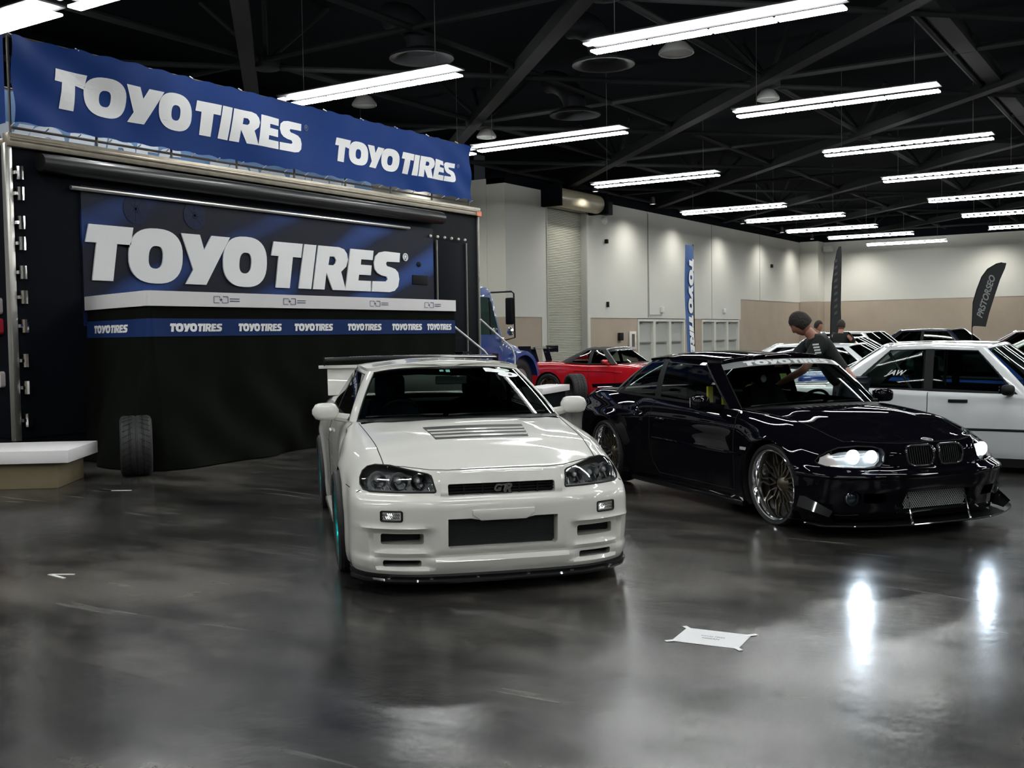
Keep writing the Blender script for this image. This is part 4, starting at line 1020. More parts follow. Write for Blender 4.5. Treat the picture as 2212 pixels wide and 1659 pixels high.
# ================================================================ WHITE COUPE (front centre)
M_PEARL = mat('pearl_white_paint', (0.68, 0.67, 0.63), 0.45, coat=1.0, spec=0.25)
M_TEAL = mat('teal_anodised', (0.0, 0.42, 0.42), 0.25, metal=0.75)
M_CARBON = mat('black_carbon', (0.006, 0.006, 0.007), 0.4, coat=0.7, spec=0.1)
def mk(x, y, z):
    n = len(z)
    X = x if isinstance(x, (list, tuple)) else [x] * n; Y = y if isinstance(y, (list, tuple)) else [y] * n
    return [(X[i], Y[i], z[i]) for i in range(n)]
def white_coupe():
    root = empty('sports_coupe', (-3.398, 5.119, 0), 2.368, 'pearl white sports coupe with vented bonnet and teal wheels, front centre', 'car')
    ZF = [.125, .17, .25, .38, .50, .548, .585, .65, .71]
    st = [
        (mk([.05, .03, .01, -.005, -.01, .0, .045, .07, .095], 0, ZF), 0.0),
        (mk([.06, .035, .015, .0, -.005, .005, .05, .075, .105], [.33] * 9, ZF), .004),
        (mk([.085, .06, .04, .025, .02, .03, .075, .115, .19], [.50, .50, .50, .50, .50, .50, .49, .49, .48], ZF[:-1] + [.722]), .018),
        (mk([.15, .12, .10, .09, .085, .095, .14, .19, .29], [.66, .67, .675, .675, .67, .66, .645, .635, .60], ZF[:-1] + [.738]), .028),
        (mk([.27, .25, .23, .21, .20, .21, .26, .30, .40], [.79, .805, .81, .815, .81, .80, .785, .765, .68], ZF[:-1] + [.762]), .034),
        (mk([.42, .40, .39, .38, .375, .38, .40, .44, .52], [.845, .855, .86, .86, .86, .855, .845, .81, .715], [.125, .17, .25, .38, .50, .555, .60, .68, .79]), .038),
        (mk(.64, [.85, .862, .87, .872, .875, .87, .86, .82, .725], [.125, .17, .26, .39, .51, .58, .65, .73, .818]), .042),
        (mk(.91, [.85, .862, .87, .875, .88, .885, .875, .835, .735], [.125, .17, .28, .42, .54, .62, .70, .79, .852]), .046),
        (mk(1.22, [.84, .85, .86, .865, .87, .87, .86, .825, .74], [.125, .17, .28, .43, .56, .65, .74, .83, .885]), .044),
        (mk(1.45, [.83, .84, .845, .845, .845, .84, .83, .80, .74], [.125, .18, .30, .45, .58, .68, .77, .86, .912]), .035),
        (mk(2.2, [.83, .84, .85, .85, .855, .855, .845, .82, .76], [.125, .18, .30, .45, .58, .68, .77, .86, .925]), .03),
        (mk(3.0, [.835, .845, .855, .86, .865, .865, .855, .825, .76], [.125, .18, .30, .45, .58, .68, .78, .87, .94]), .03),
        (mk(3.56, [.85, .865, .875, .885, .89, .89, .88, .845, .765], [.125, .18, .30, .45, .58, .69, .79, .88, .955]), .03),
        (mk(4.0, [.84, .855, .865, .87, .875, .87, .855, .82, .74], [.14, .20, .32, .46, .60, .70, .80, .89, .965]), .025),
        (mk([4.30, 4.33, 4.35, 4.36, 4.36, 4.35, 4.34, 4.32, 4.28], [.79, .81, .83, .84, .84, .83, .81, .78, .69], [.16, .22, .33, .47, .60, .70, .80, .89, .96]), .02),
        (mk([4.42, 4.46, 4.49, 4.51, 4.52, 4.51, 4.50, 4.48, 4.44], [.60] * 9, [.18, .23, .33, .47, .60, .70, .80, .88, .955]), .01),
        (mk([4.45, 4.50, 4.53, 4.56, 4.57, 4.56, 4.54, 4.52, 4.48], 0, [.18, .23, .33, .47, .60, .70, .80, .88, .955]), 0.0)]
    arches = [(.91, .325, .345), (3.56, .325, .35)]
    def feat(G):
        x, y, z = G[..., 0].copy(), G[..., 1].copy(), G[..., 2].copy()
        # recess that carries the two corner slots
        m = sst(.40, .46, y) * (1 - sst(.715 + (z - .2) * .12, .75 + (z - .2) * .12, y)) * sst(.145, .17, z) * (1 - sst(.372, .392, z)) * (x < .4)
        G[..., 0] += .038 * m
        ridge = np.exp(-((z - .245) / .018) ** 2) * sst(.40, .46, y) * (1 - sst(.70, .74, y)) * (x < .4)
        G[..., 0] -= .03 * ridge
        cr = np.exp(-((z - .40) / .012) ** 2) * sst(.42, .52, y) * (x < .45); G[..., 0] -= .012 * cr
        # shallow centre surround of the big mouth and chin step
        G[..., 0] += .02 * (1 - sst(.37, .42, y)) * sst(.20, .225, z) * (1 - sst(.222, .26, z)) * (x < .2)
        G[..., 0] -= .02 * (1 - sst(.2, .24, z)) * (x < .5) * sst(.0, .2, y + .2)
        # grille surround standing forward between the lamps
        G[..., 0] -= .035 * (1 - sst(.36, .405, y)) * sst(.555, .60, z) * (x < .3)
        # flared arches
        for (ax, az, ar) in arches:
            r = np.hypot(x - ax, z - az); f = np.exp(-((r - ar - .01) / .055) ** 2) * (z > .12) * (y > .6) * (z < .80)
            G[..., 1] += .012 * f
        # scoop behind the front wheel
        sc = sst(1.28, 1.36, x) * (1 - sst(1.45, 1.62, x)) * sst(.40, .5, z) * (1 - sst(.76, .88, z)) * (y > .7); G[..., 1] -= .05 * sc
        return G
    net = Net(st, rowsub=7, step=.036, deckn=40, feats=[feat])
    def deckfn(p, q, i):
        x, y, z = p
        b = (1 - sst(.40, .47, abs(y))) * sst(.16, .45, x) * (1 - sst(1.15, 1.25, x))
        z += .012 * b
        v = (1 - sst(.30 + .05 * (x - .6), .34 + .05 * (x - .6), abs(y))) * sst(.56, .62, x) * (1 - sst(.93, .97, x)); z -= .010 * v
        return [x, y, z]
    me = net.solid(deckfn); S_ = Surf(me)
    HL = [(.385, .604), (.395, .599), (.75, .599), (.782, .608), (.797, .632), (.794, .665), (.775, .70), (.745, .724), (.70, .737), (.62, .736), (.42, .697), (.405, .688)]
    mir = lambda P: [(-a, b) for a, b in P]
    cut = MB()
    for P in (HL, mir(HL)): cut.prism(P, -1, .46, 'x')
    c2 = MB(); c2.prism(rrect(-.318, .318, .578, .645, .012), -1, .20, 'x')
    mouth = [(-.325, .29), (-.31, .275), (.31, .275), (.325, .29), (.325, .448), (.19, .448), (.13, .435), (-.13, .435), (-.19, .448), (-.325, .448)]
    c2.prism(mouth, -1, .16, 'x')
    for s in (1, -1):
        for (a, b, c, d) in ((.46, .70, .300, .362), (.475, .69, .168, .208)):
            P = rrect(a, b, c, d, .012); P = P if s > 0 else mir(P); c2.prism(P, -1, .30, 'x')
        P = rrect(.585, .70, .443, .497, .008); P = P if s > 0 else mir(P); c2.prism(P, -1, .14 if 0 else .165, 'x')
    c3 = MB(); vent = [(.60, -.30), (.60, .30), (.94, .335), (.94, -.335)]
    c3.prism(vent, .80, 1.2, 'z')
    fin = boolean(me, [cut_wheels(arches), cut, c2, c3])
    lo = [(1.19, 0, .935), (1.23, .36, .938), (1.36, .62, .928), (1.47, .725, .918), (1.60, .765, .915), (2.55, .785, .93), (2.63, .785, .93), (3.22, .775, .94), (3.50, .745, .95), (3.68, .62, .965), (3.78, .35, .978), (3.80, 0, .98)]
    up = [(1.93, 0, 1.283), (1.955, .28, 1.278), (2.01, .46, 1.262), (2.055, .540, 1.247), (2.16, .588, 1.243), (2.62, .605, 1.258), (2.70, .605, 1.258), (3.02, .595, 1.25), (3.12, .565, 1.248), (3.17, .50, 1.252), (3.20, .28, 1.266), (3.21, 0, 1.27)]
    g = Green(lo, up, bulge=.018, crown=.048)
    def hole(c, n): return n.z > .5 and 1.34 < c.x < 3.6 and abs(c.y) < .70 and c.z > .85
    finish_body(fin, arches, M_PEARL, root, hole, lambda c, n: (.165 > c.x > .08 and abs(n.x) > .95 and abs(c.y) < .33 and c.z < .66) or (c.z < .87 and .6 < c.x < .95 and abs(c.y) < .34 and n.z > .9 and c.z < .83))
    green_parts(root, g, M_PEARL, M_GLASS, M_GLASSD, M_GLASSD, M_GLASS)
    # headlamps
    for s in (1, -1):
        P = HL if s > 0 else mir(HL)
        h = obj_from(patch(me, P, 0, -1, .001), 'headlamp', M_LENS, root)
        obj_from(patch(me, P, 0, -1, -.055), 'headlamp_bezel', M_BEZ, h)
        mb = MB()
        pp = P + [P[0]]; ln = line_on(lambda a, b: S_.front(a, b, .0), pp, .02); mb.tube(ln, .006, 6); mb.build('headlamp_seal', M_BLACKP, h)
        for (y, r) in ((.70, .052), (.585, .055), (.475, .046)):
            c = S_.front(s * y, .655 if y < .6 else .66)
            if c is None: continue
            M = Matrix.Translation(c + Vector((.045, 0, 0)))
            mb = MB(); pr = [(.018, .028), (r * .55, .015), (r * .85, -.005), (r, -.03)]
            mb.lathe([(a, b) for a, b in pr], 24, 'x', tuple(c + Vector((.048, 0, 0))), caps=False); mb.build('reflector_bowl', M_REFL, h)
            MB().ell(tuple(c + Vector((.05, 0, 0))), (.022, r * .34, r * .34)).build('bulb_lens', mat('bulb_clear', (.75, .78, .8), .05, metal=.4), h)
        mb = MB()
        for k in range(9):
            y = .42 + .042 * k; c = S_.front(s * y, .617)
            if c is not None: mb.beam(c + Vector((.042, 0, -.012)), c + Vector((.040, .02, .03)), .010, .006)
        mb.build('reflector_facets', M_REFL, h)
    # corner marker lamps in the bumper
    for s in (1, -1):
        c = S_.front(s * .642, .47)
        cx = c.x + .012; P = rrect(.592, .693, .447, .493, .006); P = P if s > 0 else mir(P)
        mk_ = obj_from(patch(me, P, 0, -1, -.004), 'marker_lamp', mat('ribbed_lens', (.80, .80, .78), .18, metal=.5), root, thick=.004)
        mb = MB()
        for k in range(10):
            y = .600 + .0098 * k; 
            for zz in (.455, .472): 
                a = S_.front(s * y, zz, -.001); b = S_.front(s * (y + .007), zz + .013, -.001)
                if a is not None and b is not None: mb.tube([a, b], .0022, 4)
        mb.build('lens_rib', M_CHROME, mk_)
        mb = MB(); q = rrect(.583, .702, .441, .499, .009); q = q if s > 0 else mir(q)
        mb.tube(line_on(lambda a, b: S_.front(a, b, .001), q + [q[0]], .01), .0045, 6); mb.build('lamp_surround', M_BLACKP, mk_)
    # grille
    gr = MB().box(.085, .10, -.325, .325, .572, .652).build('front_grille', M_BLACKP, root)
    mb = MB()
    for z in (.595, .612, .629): mb.box(.06, .085, -.318, .318, z - .003, z + .003)
    for y in (-.22, -.11, .11, .22): mb.box(.06, .085, y - .004, y + .004, .575, .65)
    mb.build('grille_bar', M_BLACKP, gr)
    mb = MB()
    v, f = text_verts('GT', .05, .25, .05); mb.add([(.032 - p.z * .1, -(p.x * .062 + .012 - .022), .613 + p.y * .055) for p in v], f)
    v, f = text_verts('R', .05, .35, .05); mb.add([(.028 - p.z * .1, -(p.x * .075 + .03), .608 + p.y * .075) for p in v], f)
    mb.build('chrome_emblem', M_CHROME, gr, clean=False)
    # mouth with intercooler
    ic = MB().box(.09, .11, -.335, .335, .262, .46).build('intercooler', mat('core_black', (.012, .013, .014), .5), root)
    mb = MB()
    for k in range(22): mb.box(.084, .09, -.32, .32, .278 + k * .008, .281 + k * .008)
    mb.build('cooler_fin', mat('fin_dark', (.03, .034, .036), .4, metal=.5), ic)
    MB().prism([(-.185, .497), (.185, .497), (.185, .470), (.135, .434), (-.135, .434), (-.185, .470)], -.018, .03, 'x').build('plate_bracket', M_PEARL, root, bevel=.004)
    for s in (1, -1):
        for (a, b, c, d) in ((.45, .71, .29, .37), (.465, .70, .16, .215)):
            MB().box(.22, .235, min(s * a, s * b), max(s * a, s * b), c, d).build('duct_backing', M_BLACKP, root)
    # splitter lip
    def lip(zb, zt, out, nm, m, x1=.44):
        pts = []
        for y in np.linspace(-.86, .86, 61):
            a = abs(y); x = float(np.interp(a, [0, .33, .5, .66, .79, .86], [.03, .04, .065, .13, .25, .40])) - out
            pts.append([(x + .10, y * 1.0, zb + .004), (x + .006, y * 1.0, zb), (x, y * 1.0, (zb + zt) / 2), (x + .006, y * 1.0, zt), (x + .10, y * 1.0, zt)])
        mb = MB().grid(pts); return mb.build(nm, m, root)
    lip(.075, .10, .035, 'front_splitter', M_CARBON)
    lip(.095, .128, .005, 'splitter_mount', M_BLACKP)
    mb = MB()
    for y in (-.68, -.42, -.15, .15, .42, .66): mb.lathe([(.001, .0), (.012, 0), (.012, .006), (.001, .006)], 10, 'z', (float(np.interp(abs(y), [0, .33, .5, .66], [.03, .04, .065, .13])) - .015, y, .1))
    mb.build('splitter_bolt', M_CHROME, root)
    # bonnet vent with slats
    vt = obj_from(patch(me, vent, 2, 1, .0015), 'bonnet_vent', M_BLACKP, root)
    for k, x in enumerate((.655, .745, .835)):
        yw = .30 + (x - .6) * .1
        z = S_.top(x + .02, 0).z
        mb = MB(); rows = []
        for q in np.linspace(-1, 1, 15):
            zz = S_.top(x + .03, q * yw).z; rows.append([(x - .014, q * (yw - .006), zz - .010), (x - .008, q * (yw - .006), zz + .001), (x + .010, q * yw, zz + .004), (x + .010, q * yw, zz - .006), (x - .014, q * (yw - .006), zz - .010)])
        mb.grid(rows); mb.build('vent_slat', M_PEARL, vt)
    # panel gaps
    T = lambda pts: line_on(lambda a, b: S_.top(a, b, .0), pts)
    F = lambda pts: line_on(lambda a, b: S_.front(a, b, .0), pts)
    paths = []
    for s in (1, -1):
        paths.append(T([(.335, s * .655), (.6, s * .668), (1.0, s * .69), (1.38, s * .715)]))
        sd = lambda pts: line_on(lambda a, b: S_.side(a, b, .0, s), pts)
        paths.append(sd([(1.42, .20), (1.42, .5), (1.44, .8), (1.47, .90)])); paths.append(sd([(2.58, .20), (2.60, .5), (2.62, .9)])); paths.append(sd([(1.42, .20), (2.58, .20)]))
        paths.append(sd([(.57, .60), (.44, .60)]))
        paths.append(F([(s * .80, .598), (s * .82, .585)]))
    paths.append(T([(.33, .65), (.23, .52), (.155, .405), (.118, .30), (.108, 0), (.118, -.30), (.155, -.405), (.23, -.52), (.33, -.65)]))
    seams(root, paths, .0032)
    # mirrors, wipers, handles
    for s in (1, -1):
        car_mirror(root, 1.74, s * .83, .972, s, M_PEARL, (.13, .19, .125))
        hnd = S_.side(2.42, .78, .012, s); MB().ell(tuple(hnd), (.075, .014, .016)).build('door_handle', M_PEARL, root)
    mb = MB(); 
    for (t0, t1) in ((.3, -1.9), (2.3, .4)):
        a = g.P(abs(t0), .05, 1 if t0 > 0 else -1, .012); b = g.P(abs(t1), .06, 1 if t1 > 0 else -1, .015); mb.tube([a, (a + b) / 2 + Vector((-.01, 0, .004)), b], .007, 6)
    mb.build('wiper', M_BLACKP, root)
    # screen stickers
    def gp(y, v, off=.003):   # windscreen point by lateral metres
        lo_, hi_ = 0.0, 3.0; sd = 1 if y >= 0 else -1
        for _ in range(24):
            m_ = (lo_ + hi_) / 2
            if g.P(m_, v, 1).y < abs(y): lo_ = m_
            else: hi_ = m_
        return g.P(lo_, v, sd, off)
    def sticker(poly, name, m, off=.004):
        me_ = poly_mesh([[poly]]); bm = bmesh.new(); bm.from_mesh(me_); bmesh.ops.triangulate(bm, faces=bm.faces); bmesh.ops.subdivide_edges(bm, edges=bm.edges[:], cuts=1, use_grid_fill=True)
        for q in bm.verts: q.co = gp(q.co.x, q.co.y, off)
        bm.to_mesh(me_); bm.free(); return obj_from(me_, name, m, root)
    M_WS = mat('sticker_white', (.80, .82, .82), .4)
    sticker([(-.26, .93), (-.31, .93), (-.36, .905), (-.43, .88), (-.44, .80), (-.385, .83), (-.31, .845), (-.27, .85)], 'windscreen_sticker', M_WS)
    sticker([(-.40 + .085 * math.cos(a) * -1 - .045, .80 + .055 * math.sin(a)) for a in [2 * PI * k / 20 for k in range(20)]], 'windscreen_sticker', M_WS)
    sticker([(-.415 + .06 * math.cos(a), .895 + .035 * math.sin(a)) for a in [2 * PI * k / 16 for k in range(16)]], 'windscreen_sticker', mat('sticker_green', (.25, .42, .36), .4), .003)
    sticker([(-.46 - .018 * math.cos(a), .80 + .022 * math.sin(a)) for a in [2 * PI * k / 12 for k in range(12)]], 'windscreen_sticker', M_BLACKP, .006)
    sticker([(.075, .90), (.045, .90), (.045, .865), (.075, .865)], 'inspection_sticker', mat('sticker_teal', (.15, .40, .34), .4))
    sticker([(.03, .90), (.0, .90), (.0, .85), (.03, .85)], 'inspection_sticker', mat('sticker_teal', (.15, .40, .34), .4))
    mb = MB(); mb.tube([gp(-.14, .86, -.04), gp(-.215, .70, -.03)], .003, 5); mb.build('aerial', M_CHROME, root)
    # interior
    interior(root, 1.45, 3.75, .68, .93, 1.40, .90)
    seat(root, 2.45, .36, .55, mat('seat_blue', (.02, .05, .13), .7), 1.15); seat(root, 2.45, -.36, .55, M_DARKIN, 1.15)
    MB().box(3.25, 3.55, -.6, .6, .55, .95).build('rear_bench', M_DARKIN, root, bevel=.05)
    steering(root, 1.98, .36, .86)
    rm = MB(); rm.box(1.98, 2.0, -.155, .085, 1.135, 1.20); rm.build('rear_view_mirror', mat('mirror_dull', (.30, .33, .32), .15, metal=.6), root, bevel=.01)
    mb = MB(); mb.tube([(2.45, -.58, 1.23), (2.45, -.60, .4)], .02, 8); mb.tube([(2.9, .60, 1.2), (2.9, -.6, 1.2)], .02, 8); mb.build('roll_bar', M_DARKIN, root)
    # upright white panel across the tail, and rear wing
    M = Matrix.Translation((4.02, 0, .965)) @ Matrix.Rotation(math.radians(-78), 4, 'Y')
    mb = MB(); mb.box(0, .25, -.76, .79, -.012, .012, M=M); mb.box(.03, .05, -.72, .75, -.03, -.012, M=M); mb.box(.21, .23, -.72, .75, -.03, -.012, M=M); mb.build('boot_lid', M_PEARL, root, bevel=.006)
    mb = MB(); prof = [(-.10, .0), (-.06, .018), (.02, .022), (.10, .006), (.10, -.002), (.0, .002), (-.08, -.012)]
    rows = [[(4.10 + a, y, 1.292 + b + .012 * (1 - (y / .82) ** 2)) for a, b in prof + [prof[0]]] for y in np.linspace(-.82, .82, 21)]
    mb.grid(rows); mb.prism([(4.10 + a, 1.292 + b) for a, b in prof], -.82, -.819, 'y'); mb.prism([(4.10 + a, 1.292 + b) for a, b in prof], .819, .82, 'y')
    wb = mb.build('rear_wing', M_CARBON, root)
    mb = MB(); mb.box(3.98, 4.20, .815, .825, 1.24, 1.325); mb.box(3.98, 4.20, -.825, -.815, 1.24, 1.325); mb.build('wing_end_plate', M_CARBON, wb)
    MB().box(4.02, 4.06, -.80, .87, 1.215, 1.245).build('wing_beam', M_PEARL, wb, bevel=.004)
    # wheels
    for (x, y, w) in ((.91, .785, .26), (3.56, .775, .26)):
        for s in (1, -1): wheel(root, 'wheel', x, s * y, .325, .255, w, s, 'six', M_TEAL, M_TEAL, dish=.03, camber=-.04)
    MB().box(.5, 4.2, -.55, .55, .13, .35).build('underbody', M_BLACKP, root)
    mb = MB()
    for s in (1, -1): mb.box(1.3, 3.2, s * .84 - .03, s * .84 + .03, .10, .15)
    mb.build('side_skirt', M_PEARL, root, bevel=.008)
    return root
white_coupe()
# ================================================================ BLACK COUPE (right of centre)
M_BLKP = mat('black_metallic_paint', (0.003, 0.0026, 0.0045), 0.4, coat=0.5, coat_rough=0.012, spec=0.0)
M_HID = mat('lit_projector', (1, 1, 1), 0.3, emit=(0.78, 0.90, 1.0), es=18.0)
M_HALO = mat('lit_reflector', (0.9, 0.9, 0.9), 0.3, emit=(0.80, 0.90, 1.0), es=1.3)
def black_coupe():
    root = empty('sports_coupe', (-1.626, 8.213, 0), 2.525, 'glossy black coupe with lit headlamps and lettered sun strip, right of the white one', 'car')
    ZF = [.125, .165, .24, .36, .43, .465, .50, .60, .668]
    Z2 = [.125, .18, .30, .45, .56, .66, .75, .83, .885]
    st = [
        (mk([.05, .03, .01, -.03, -.03, -.015, .005, .01, .05], 0, ZF), 0.0),
        (mk([.055, .035, .015, -.025, -.025, -.01, .02, .03, .075], [.30] * 9, ZF), .004),
        (mk([.09, .07, .05, .015, .01, .025, .07, .10, .17], [.50, .50, .50, .50, .50, .50, .49, .49, .48], ZF[:-1] + [.675]), .014),
        (mk([.18, .16, .14, .11, .10, .115, .17, .22, .31], [.69, .70, .70, .70, .70, .69, .68, .66, .61], ZF[:-1] + [.686]), .024),
        (mk([.32, .30, .28, .26, .255, .27, .30, .345, .44], [.82, .835, .845, .85, .85, .845, .825, .795, .68], ZF[:-1] + [.708]), .032),
        (mk([.48, .47, .47, .46, .46, .465, .48, .50, .56], [.88, .895, .90, .905, .90, .895, .88, .845, .72], [.125, .165, .24, .36, .44, .49, .545, .645, .742]), .036),
        (mk(.80, [.885, .90, .915, .925, .93, .925, .905, .85, .735], [.125, .17, .28, .42, .53, .61, .68, .75, .795]), .04),
        (mk(1.15, [.865, .875, .885, .89, .895, .89, .87, .83, .735], [.125, .17, .28, .42, .53, .62, .70, .785, .836]), .038),
        (mk(1.45, [.83, .84, .845, .85, .852, .848, .83, .79, .735], [.125, .18, .30, .45, .55, .64, .73, .81, .858]), .03),
        (mk(2.2, [.82, .83, .845, .855, .86, .855, .835, .80, .755], Z2), .03),
        (mk(3.0, [.825, .84, .855, .87, .875, .87, .85, .81, .765], Z2[:-1] + [.90]), .03),
        (mk(3.53, [.90, .92, .945, .96, .962, .95, .92, .86, .765], Z2[:-2] + [.845, .914]), .028),
        (mk(3.95, [.87, .89, .91, .925, .925, .91, .885, .83, .735], Z2[:-2] + [.85, .922]), .02),
        (mk([4.24, 4.27, 4.29, 4.30, 4.30, 4.29, 4.28, 4.26, 4.20], [.78, .80, .82, .83, .83, .82, .80, .76, .68], [.16, .22, .33, .46, .57, .67, .76, .85, .918]), .015),
        (mk([4.36, 4.40, 4.43, 4.45, 4.46, 4.45, 4.44, 4.42, 4.38], [.58] * 9, [.17, .23, .33, .46, .57, .67, .76, .85, .912]), .008),
        (mk([4.40, 4.44, 4.47, 4.49, 4.49, 4.49, 4.48, 4.46, 4.42], 0, [.18, .23, .33, .46, .57, .67, .76, .85, .912]), 0.0)]
    arches = [(.80, .325, .342), (3.53, .325, .35)]
    def feat(G):
        x, y, z = G[..., 0].copy(), G[..., 1].copy(), G[..., 2].copy()
        for (ax, az, ar) in arches:
            r = np.hypot(x - ax, z - az); f = np.exp(-((r - ar - .005) / .05) ** 2) * (z > .12) * (y > .6) * (z < .76); G[..., 1] += .022 * f
        # wide rear flare with a hard leading edge
        fl = sst(2.86 + (.75 - z) * .55, 2.885 + (.75 - z) * .55, x) * (1 - sst(4.15, 4.3, x)) * (1 - sst(.70, .76, z)) * (y > .6); G[..., 1] += .018 * fl
        # side crease
        G[..., 1] += .008 * np.exp(-((z - .50 - (x - 1.5) * .012) / .012) ** 2) * sst(1.2, 1.3, x) * (1 - sst(2.8, 2.9, x))
        G[..., 1] -= .014 * np.exp(-((z - .60) / .06) ** 2) * sst(1.3, 1.6, x) * (1 - sst(2.6, 2.9, x))
        # bumper shelf over the lower intake
        G[..., 0] -= .014 * sst(.425, .44, z) * (1 - sst(.455, .475, z)) * (x < .5)
        G[..., 0] += .02 * sst(.18, .20, z) * (1 - sst(.225, .25, z)) * (x < .5) * (1 - sst(.30, .36, y))
        return G
    net = Net(st, rowsub=6, step=.036, deckn=40, feats=[feat])
    def deckfn(p, q, i):
        x, y, z = p
        w = .30 + .18 * max(0, min(1, x / 1.2))
        b = (1 - sst(w, w + .07, abs(y))) * sst(.12, .35, x) * (1 - sst(1.12, 1.22, x)); z += .012 * b
        return [x, y, z]
    me = net.solid(deckfn); S_ = Surf(me)
    HL = [(.43, .632), (.425, .60), (.435, .545), (.47, .510), (.54, .497), (.70, .500), (.79, .510), (.822, .525), (.825, .545), (.80, .578), (.745, .612), (.67, .638), (.56, .652), (.48, .650)]
    mir = lambda P: [(-a, b) for a, b in P]
    KD = [(.028, .640), (.024, .56), (.045, .515), (.075, .505), (.20, .505), (.245, .525), (.262, .57), (.262, .615), (.245, .642), (.21, .650), (.05, .650)]
    cut = MB(); 
    for P in (HL, mir(HL)): cut.prism(P, -1, .44, 'x')
    c2 = MB()
    for P in (KD, mir(KD)): c2.prism(P, -1, .12, 'x')
    LG = rrect(-.30, .30, .195, .325, .03)
    c2.prism(LG, -1, .12, 'x')
    DU = [(.61, .322), (.475, .322), (.45, .30), (.445, .25), (.60, .246)]
    for P in (DU, mir(DU)): c2.prism(P, -1, .22, 'x')
    for s in (1, -1): c2.lathe([(.001, -1), (.052, -1), (.052, .22), (.001, .22)], 28, 'x', (0, s * .668, .285))
    fin = boolean(me, [cut_wheels(arches), cut, c2])
    lo = [(1.13, 0, .888), (1.18, .34, .882), (1.32, .60, .862), (1.445, .716, .848), (1.57, .752, .852), (2.70, .775, .885), (2.80, .775, .888), (3.50, .785, .91), (3.66, .74, .92), (3.85, .60, .935), (3.94, .35, .945), (3.96, 0, .948)]
    up = [(1.80, 0, 1.272), (1.825, .30, 1.265), (1.885, .50, 1.246), (1.94, .602, 1.226), (2.10, .640, 1.228), (2.74, .648, 1.250), (2.82, .648, 1.250), (3.08, .635, 1.232), (3.18, .60, 1.228), (3.25, .52, 1.236), (3.31, .28, 1.256), (3.33, 0, 1.258)]
    g = Green(lo, up, bulge=.03, crown=.05)
    def hole(c, n): return n.z > .5 and 1.30 < c.x < 3.75 and abs(c.y) < .69 and c.z > .80
    finish_body(fin, arches, M_BLKP, root, hole, lambda c, n: (c.x < .2 and abs(n.x) > .97 and .11 < c.x and abs(c.y) < .31))
    M_CLR = glass_mat('car_glass_clear', (.80, .86, .84), ior=1.2)
    green_parts(root, g, M_BLKP, glass_mat('car_glass_light', (.66, .76, .72)), M_CLR, glass_mat('car_glass_mid', (.45, .55, .54), ior=1.3), M_GLASS)
    for o_ in [q for q in COL.objects if q.parent == root and q.name.startswith('door_window')]:
        if sum(v.co.y for v in o_.data.vertices) < 0: bpy.data.objects.remove(o_)      # the far door's window is wound down
    # chrome-less trim is black; sun strip with white lettering
    g.across(2.96, .835, .965, nt=40, nv=4, off=.004).build('sun_strip', mat('sun_strip_grey', (.20, .21, .215), .35, coat=.5), root, fixn=False)
    def gp(y, v, off=.003):
        lo_, hi_ = 0.0, 3.0; sd = 1 if y >= 0 else -1
        for _ in range(22):
            m_ = (lo_ + hi_) / 2
            if g.P(m_, v, 1).y < abs(y): lo_ = m_
            else: hi_ = m_
        return g.P(lo_, v, sd, off)
    v, f = LOGO_FLAT; MB().add([gp(.45 - p.x * .0955, .852 + p.y * .096, .007) for p in v], f).build('strip_lettering', mat('strip_letter_white', (.74, .75, .75), .5), root, clean=False, fixn=False)
    # lit headlamps
    for s in (1, -1):
        P = HL if s > 0 else mir(HL)
        h = obj_from(patch(me, P, 0, -1, .001), 'headlamp', M_LENS, root)
        obj_from(patch(me, P, 0, -1, -.05), 'headlamp_reflector', mat('lamp_white_bowl', (.55, .58, .6), .3, metal=.5, emit=(.8, .9, 1), es=.10), h)
        mb = MB(); mb.tube(line_on(lambda a, b: S_.front(a, b, .0), P + [P[0]], .02), .005, 6); mb.build('headlamp_seal', M_BLACKP, h)
        for (y, z, r) in ((.61, .575, .052), (.50, .578, .046)):
            c = S_.front(s * y, z)
            if c is None: continue
            MB().lathe([(r * .55, .02), (r * .95, .0), (r, -.02), (r * 1.05, -.018), (r * 1.0, .004)], 28, 'x', tuple(c + Vector((.034, 0, 0))), caps=False).build('lamp_ring', M_HALO, h)
            MB().lathe([(.001, -.008), (r * .3, -.006), (r * .5, .0), (r * .5, .02), (.001, .02)], 24, 'x', tuple(c + Vector((.034, 0, 0)))).build('projector', M_HID, h)
        P2 = [(.715, .505), (.79, .512), (.82, .53), (.80, .575), (.74, .61)]; P2 = P2 if s > 0 else mir(P2)
        obj_from(patch(me, P2, 0, -1, -.015), 'indicator', mat('indicator_clear', (.75, .68, .66), .2, metal=.2, emit=(1, .9, .88), es=.12), h)
        ld = bpy.data.lights.new('beam', 'SPOT'); ld.energy = 28; ld.spot_size = math.radians(110); ld.spot_blend = .8; ld.shadow_soft_size = .03; ld.color = (.72, .86, 1.0)
        lo_ = bpy.data.objects.new('beam', ld); COL.objects.link(lo_); lo_.parent = h; c = S_.front(s * .60, .55); lo_.location = c + Vector((-.03, 0, 0)); lo_.rotation_euler = (0, math.radians(83), 0)
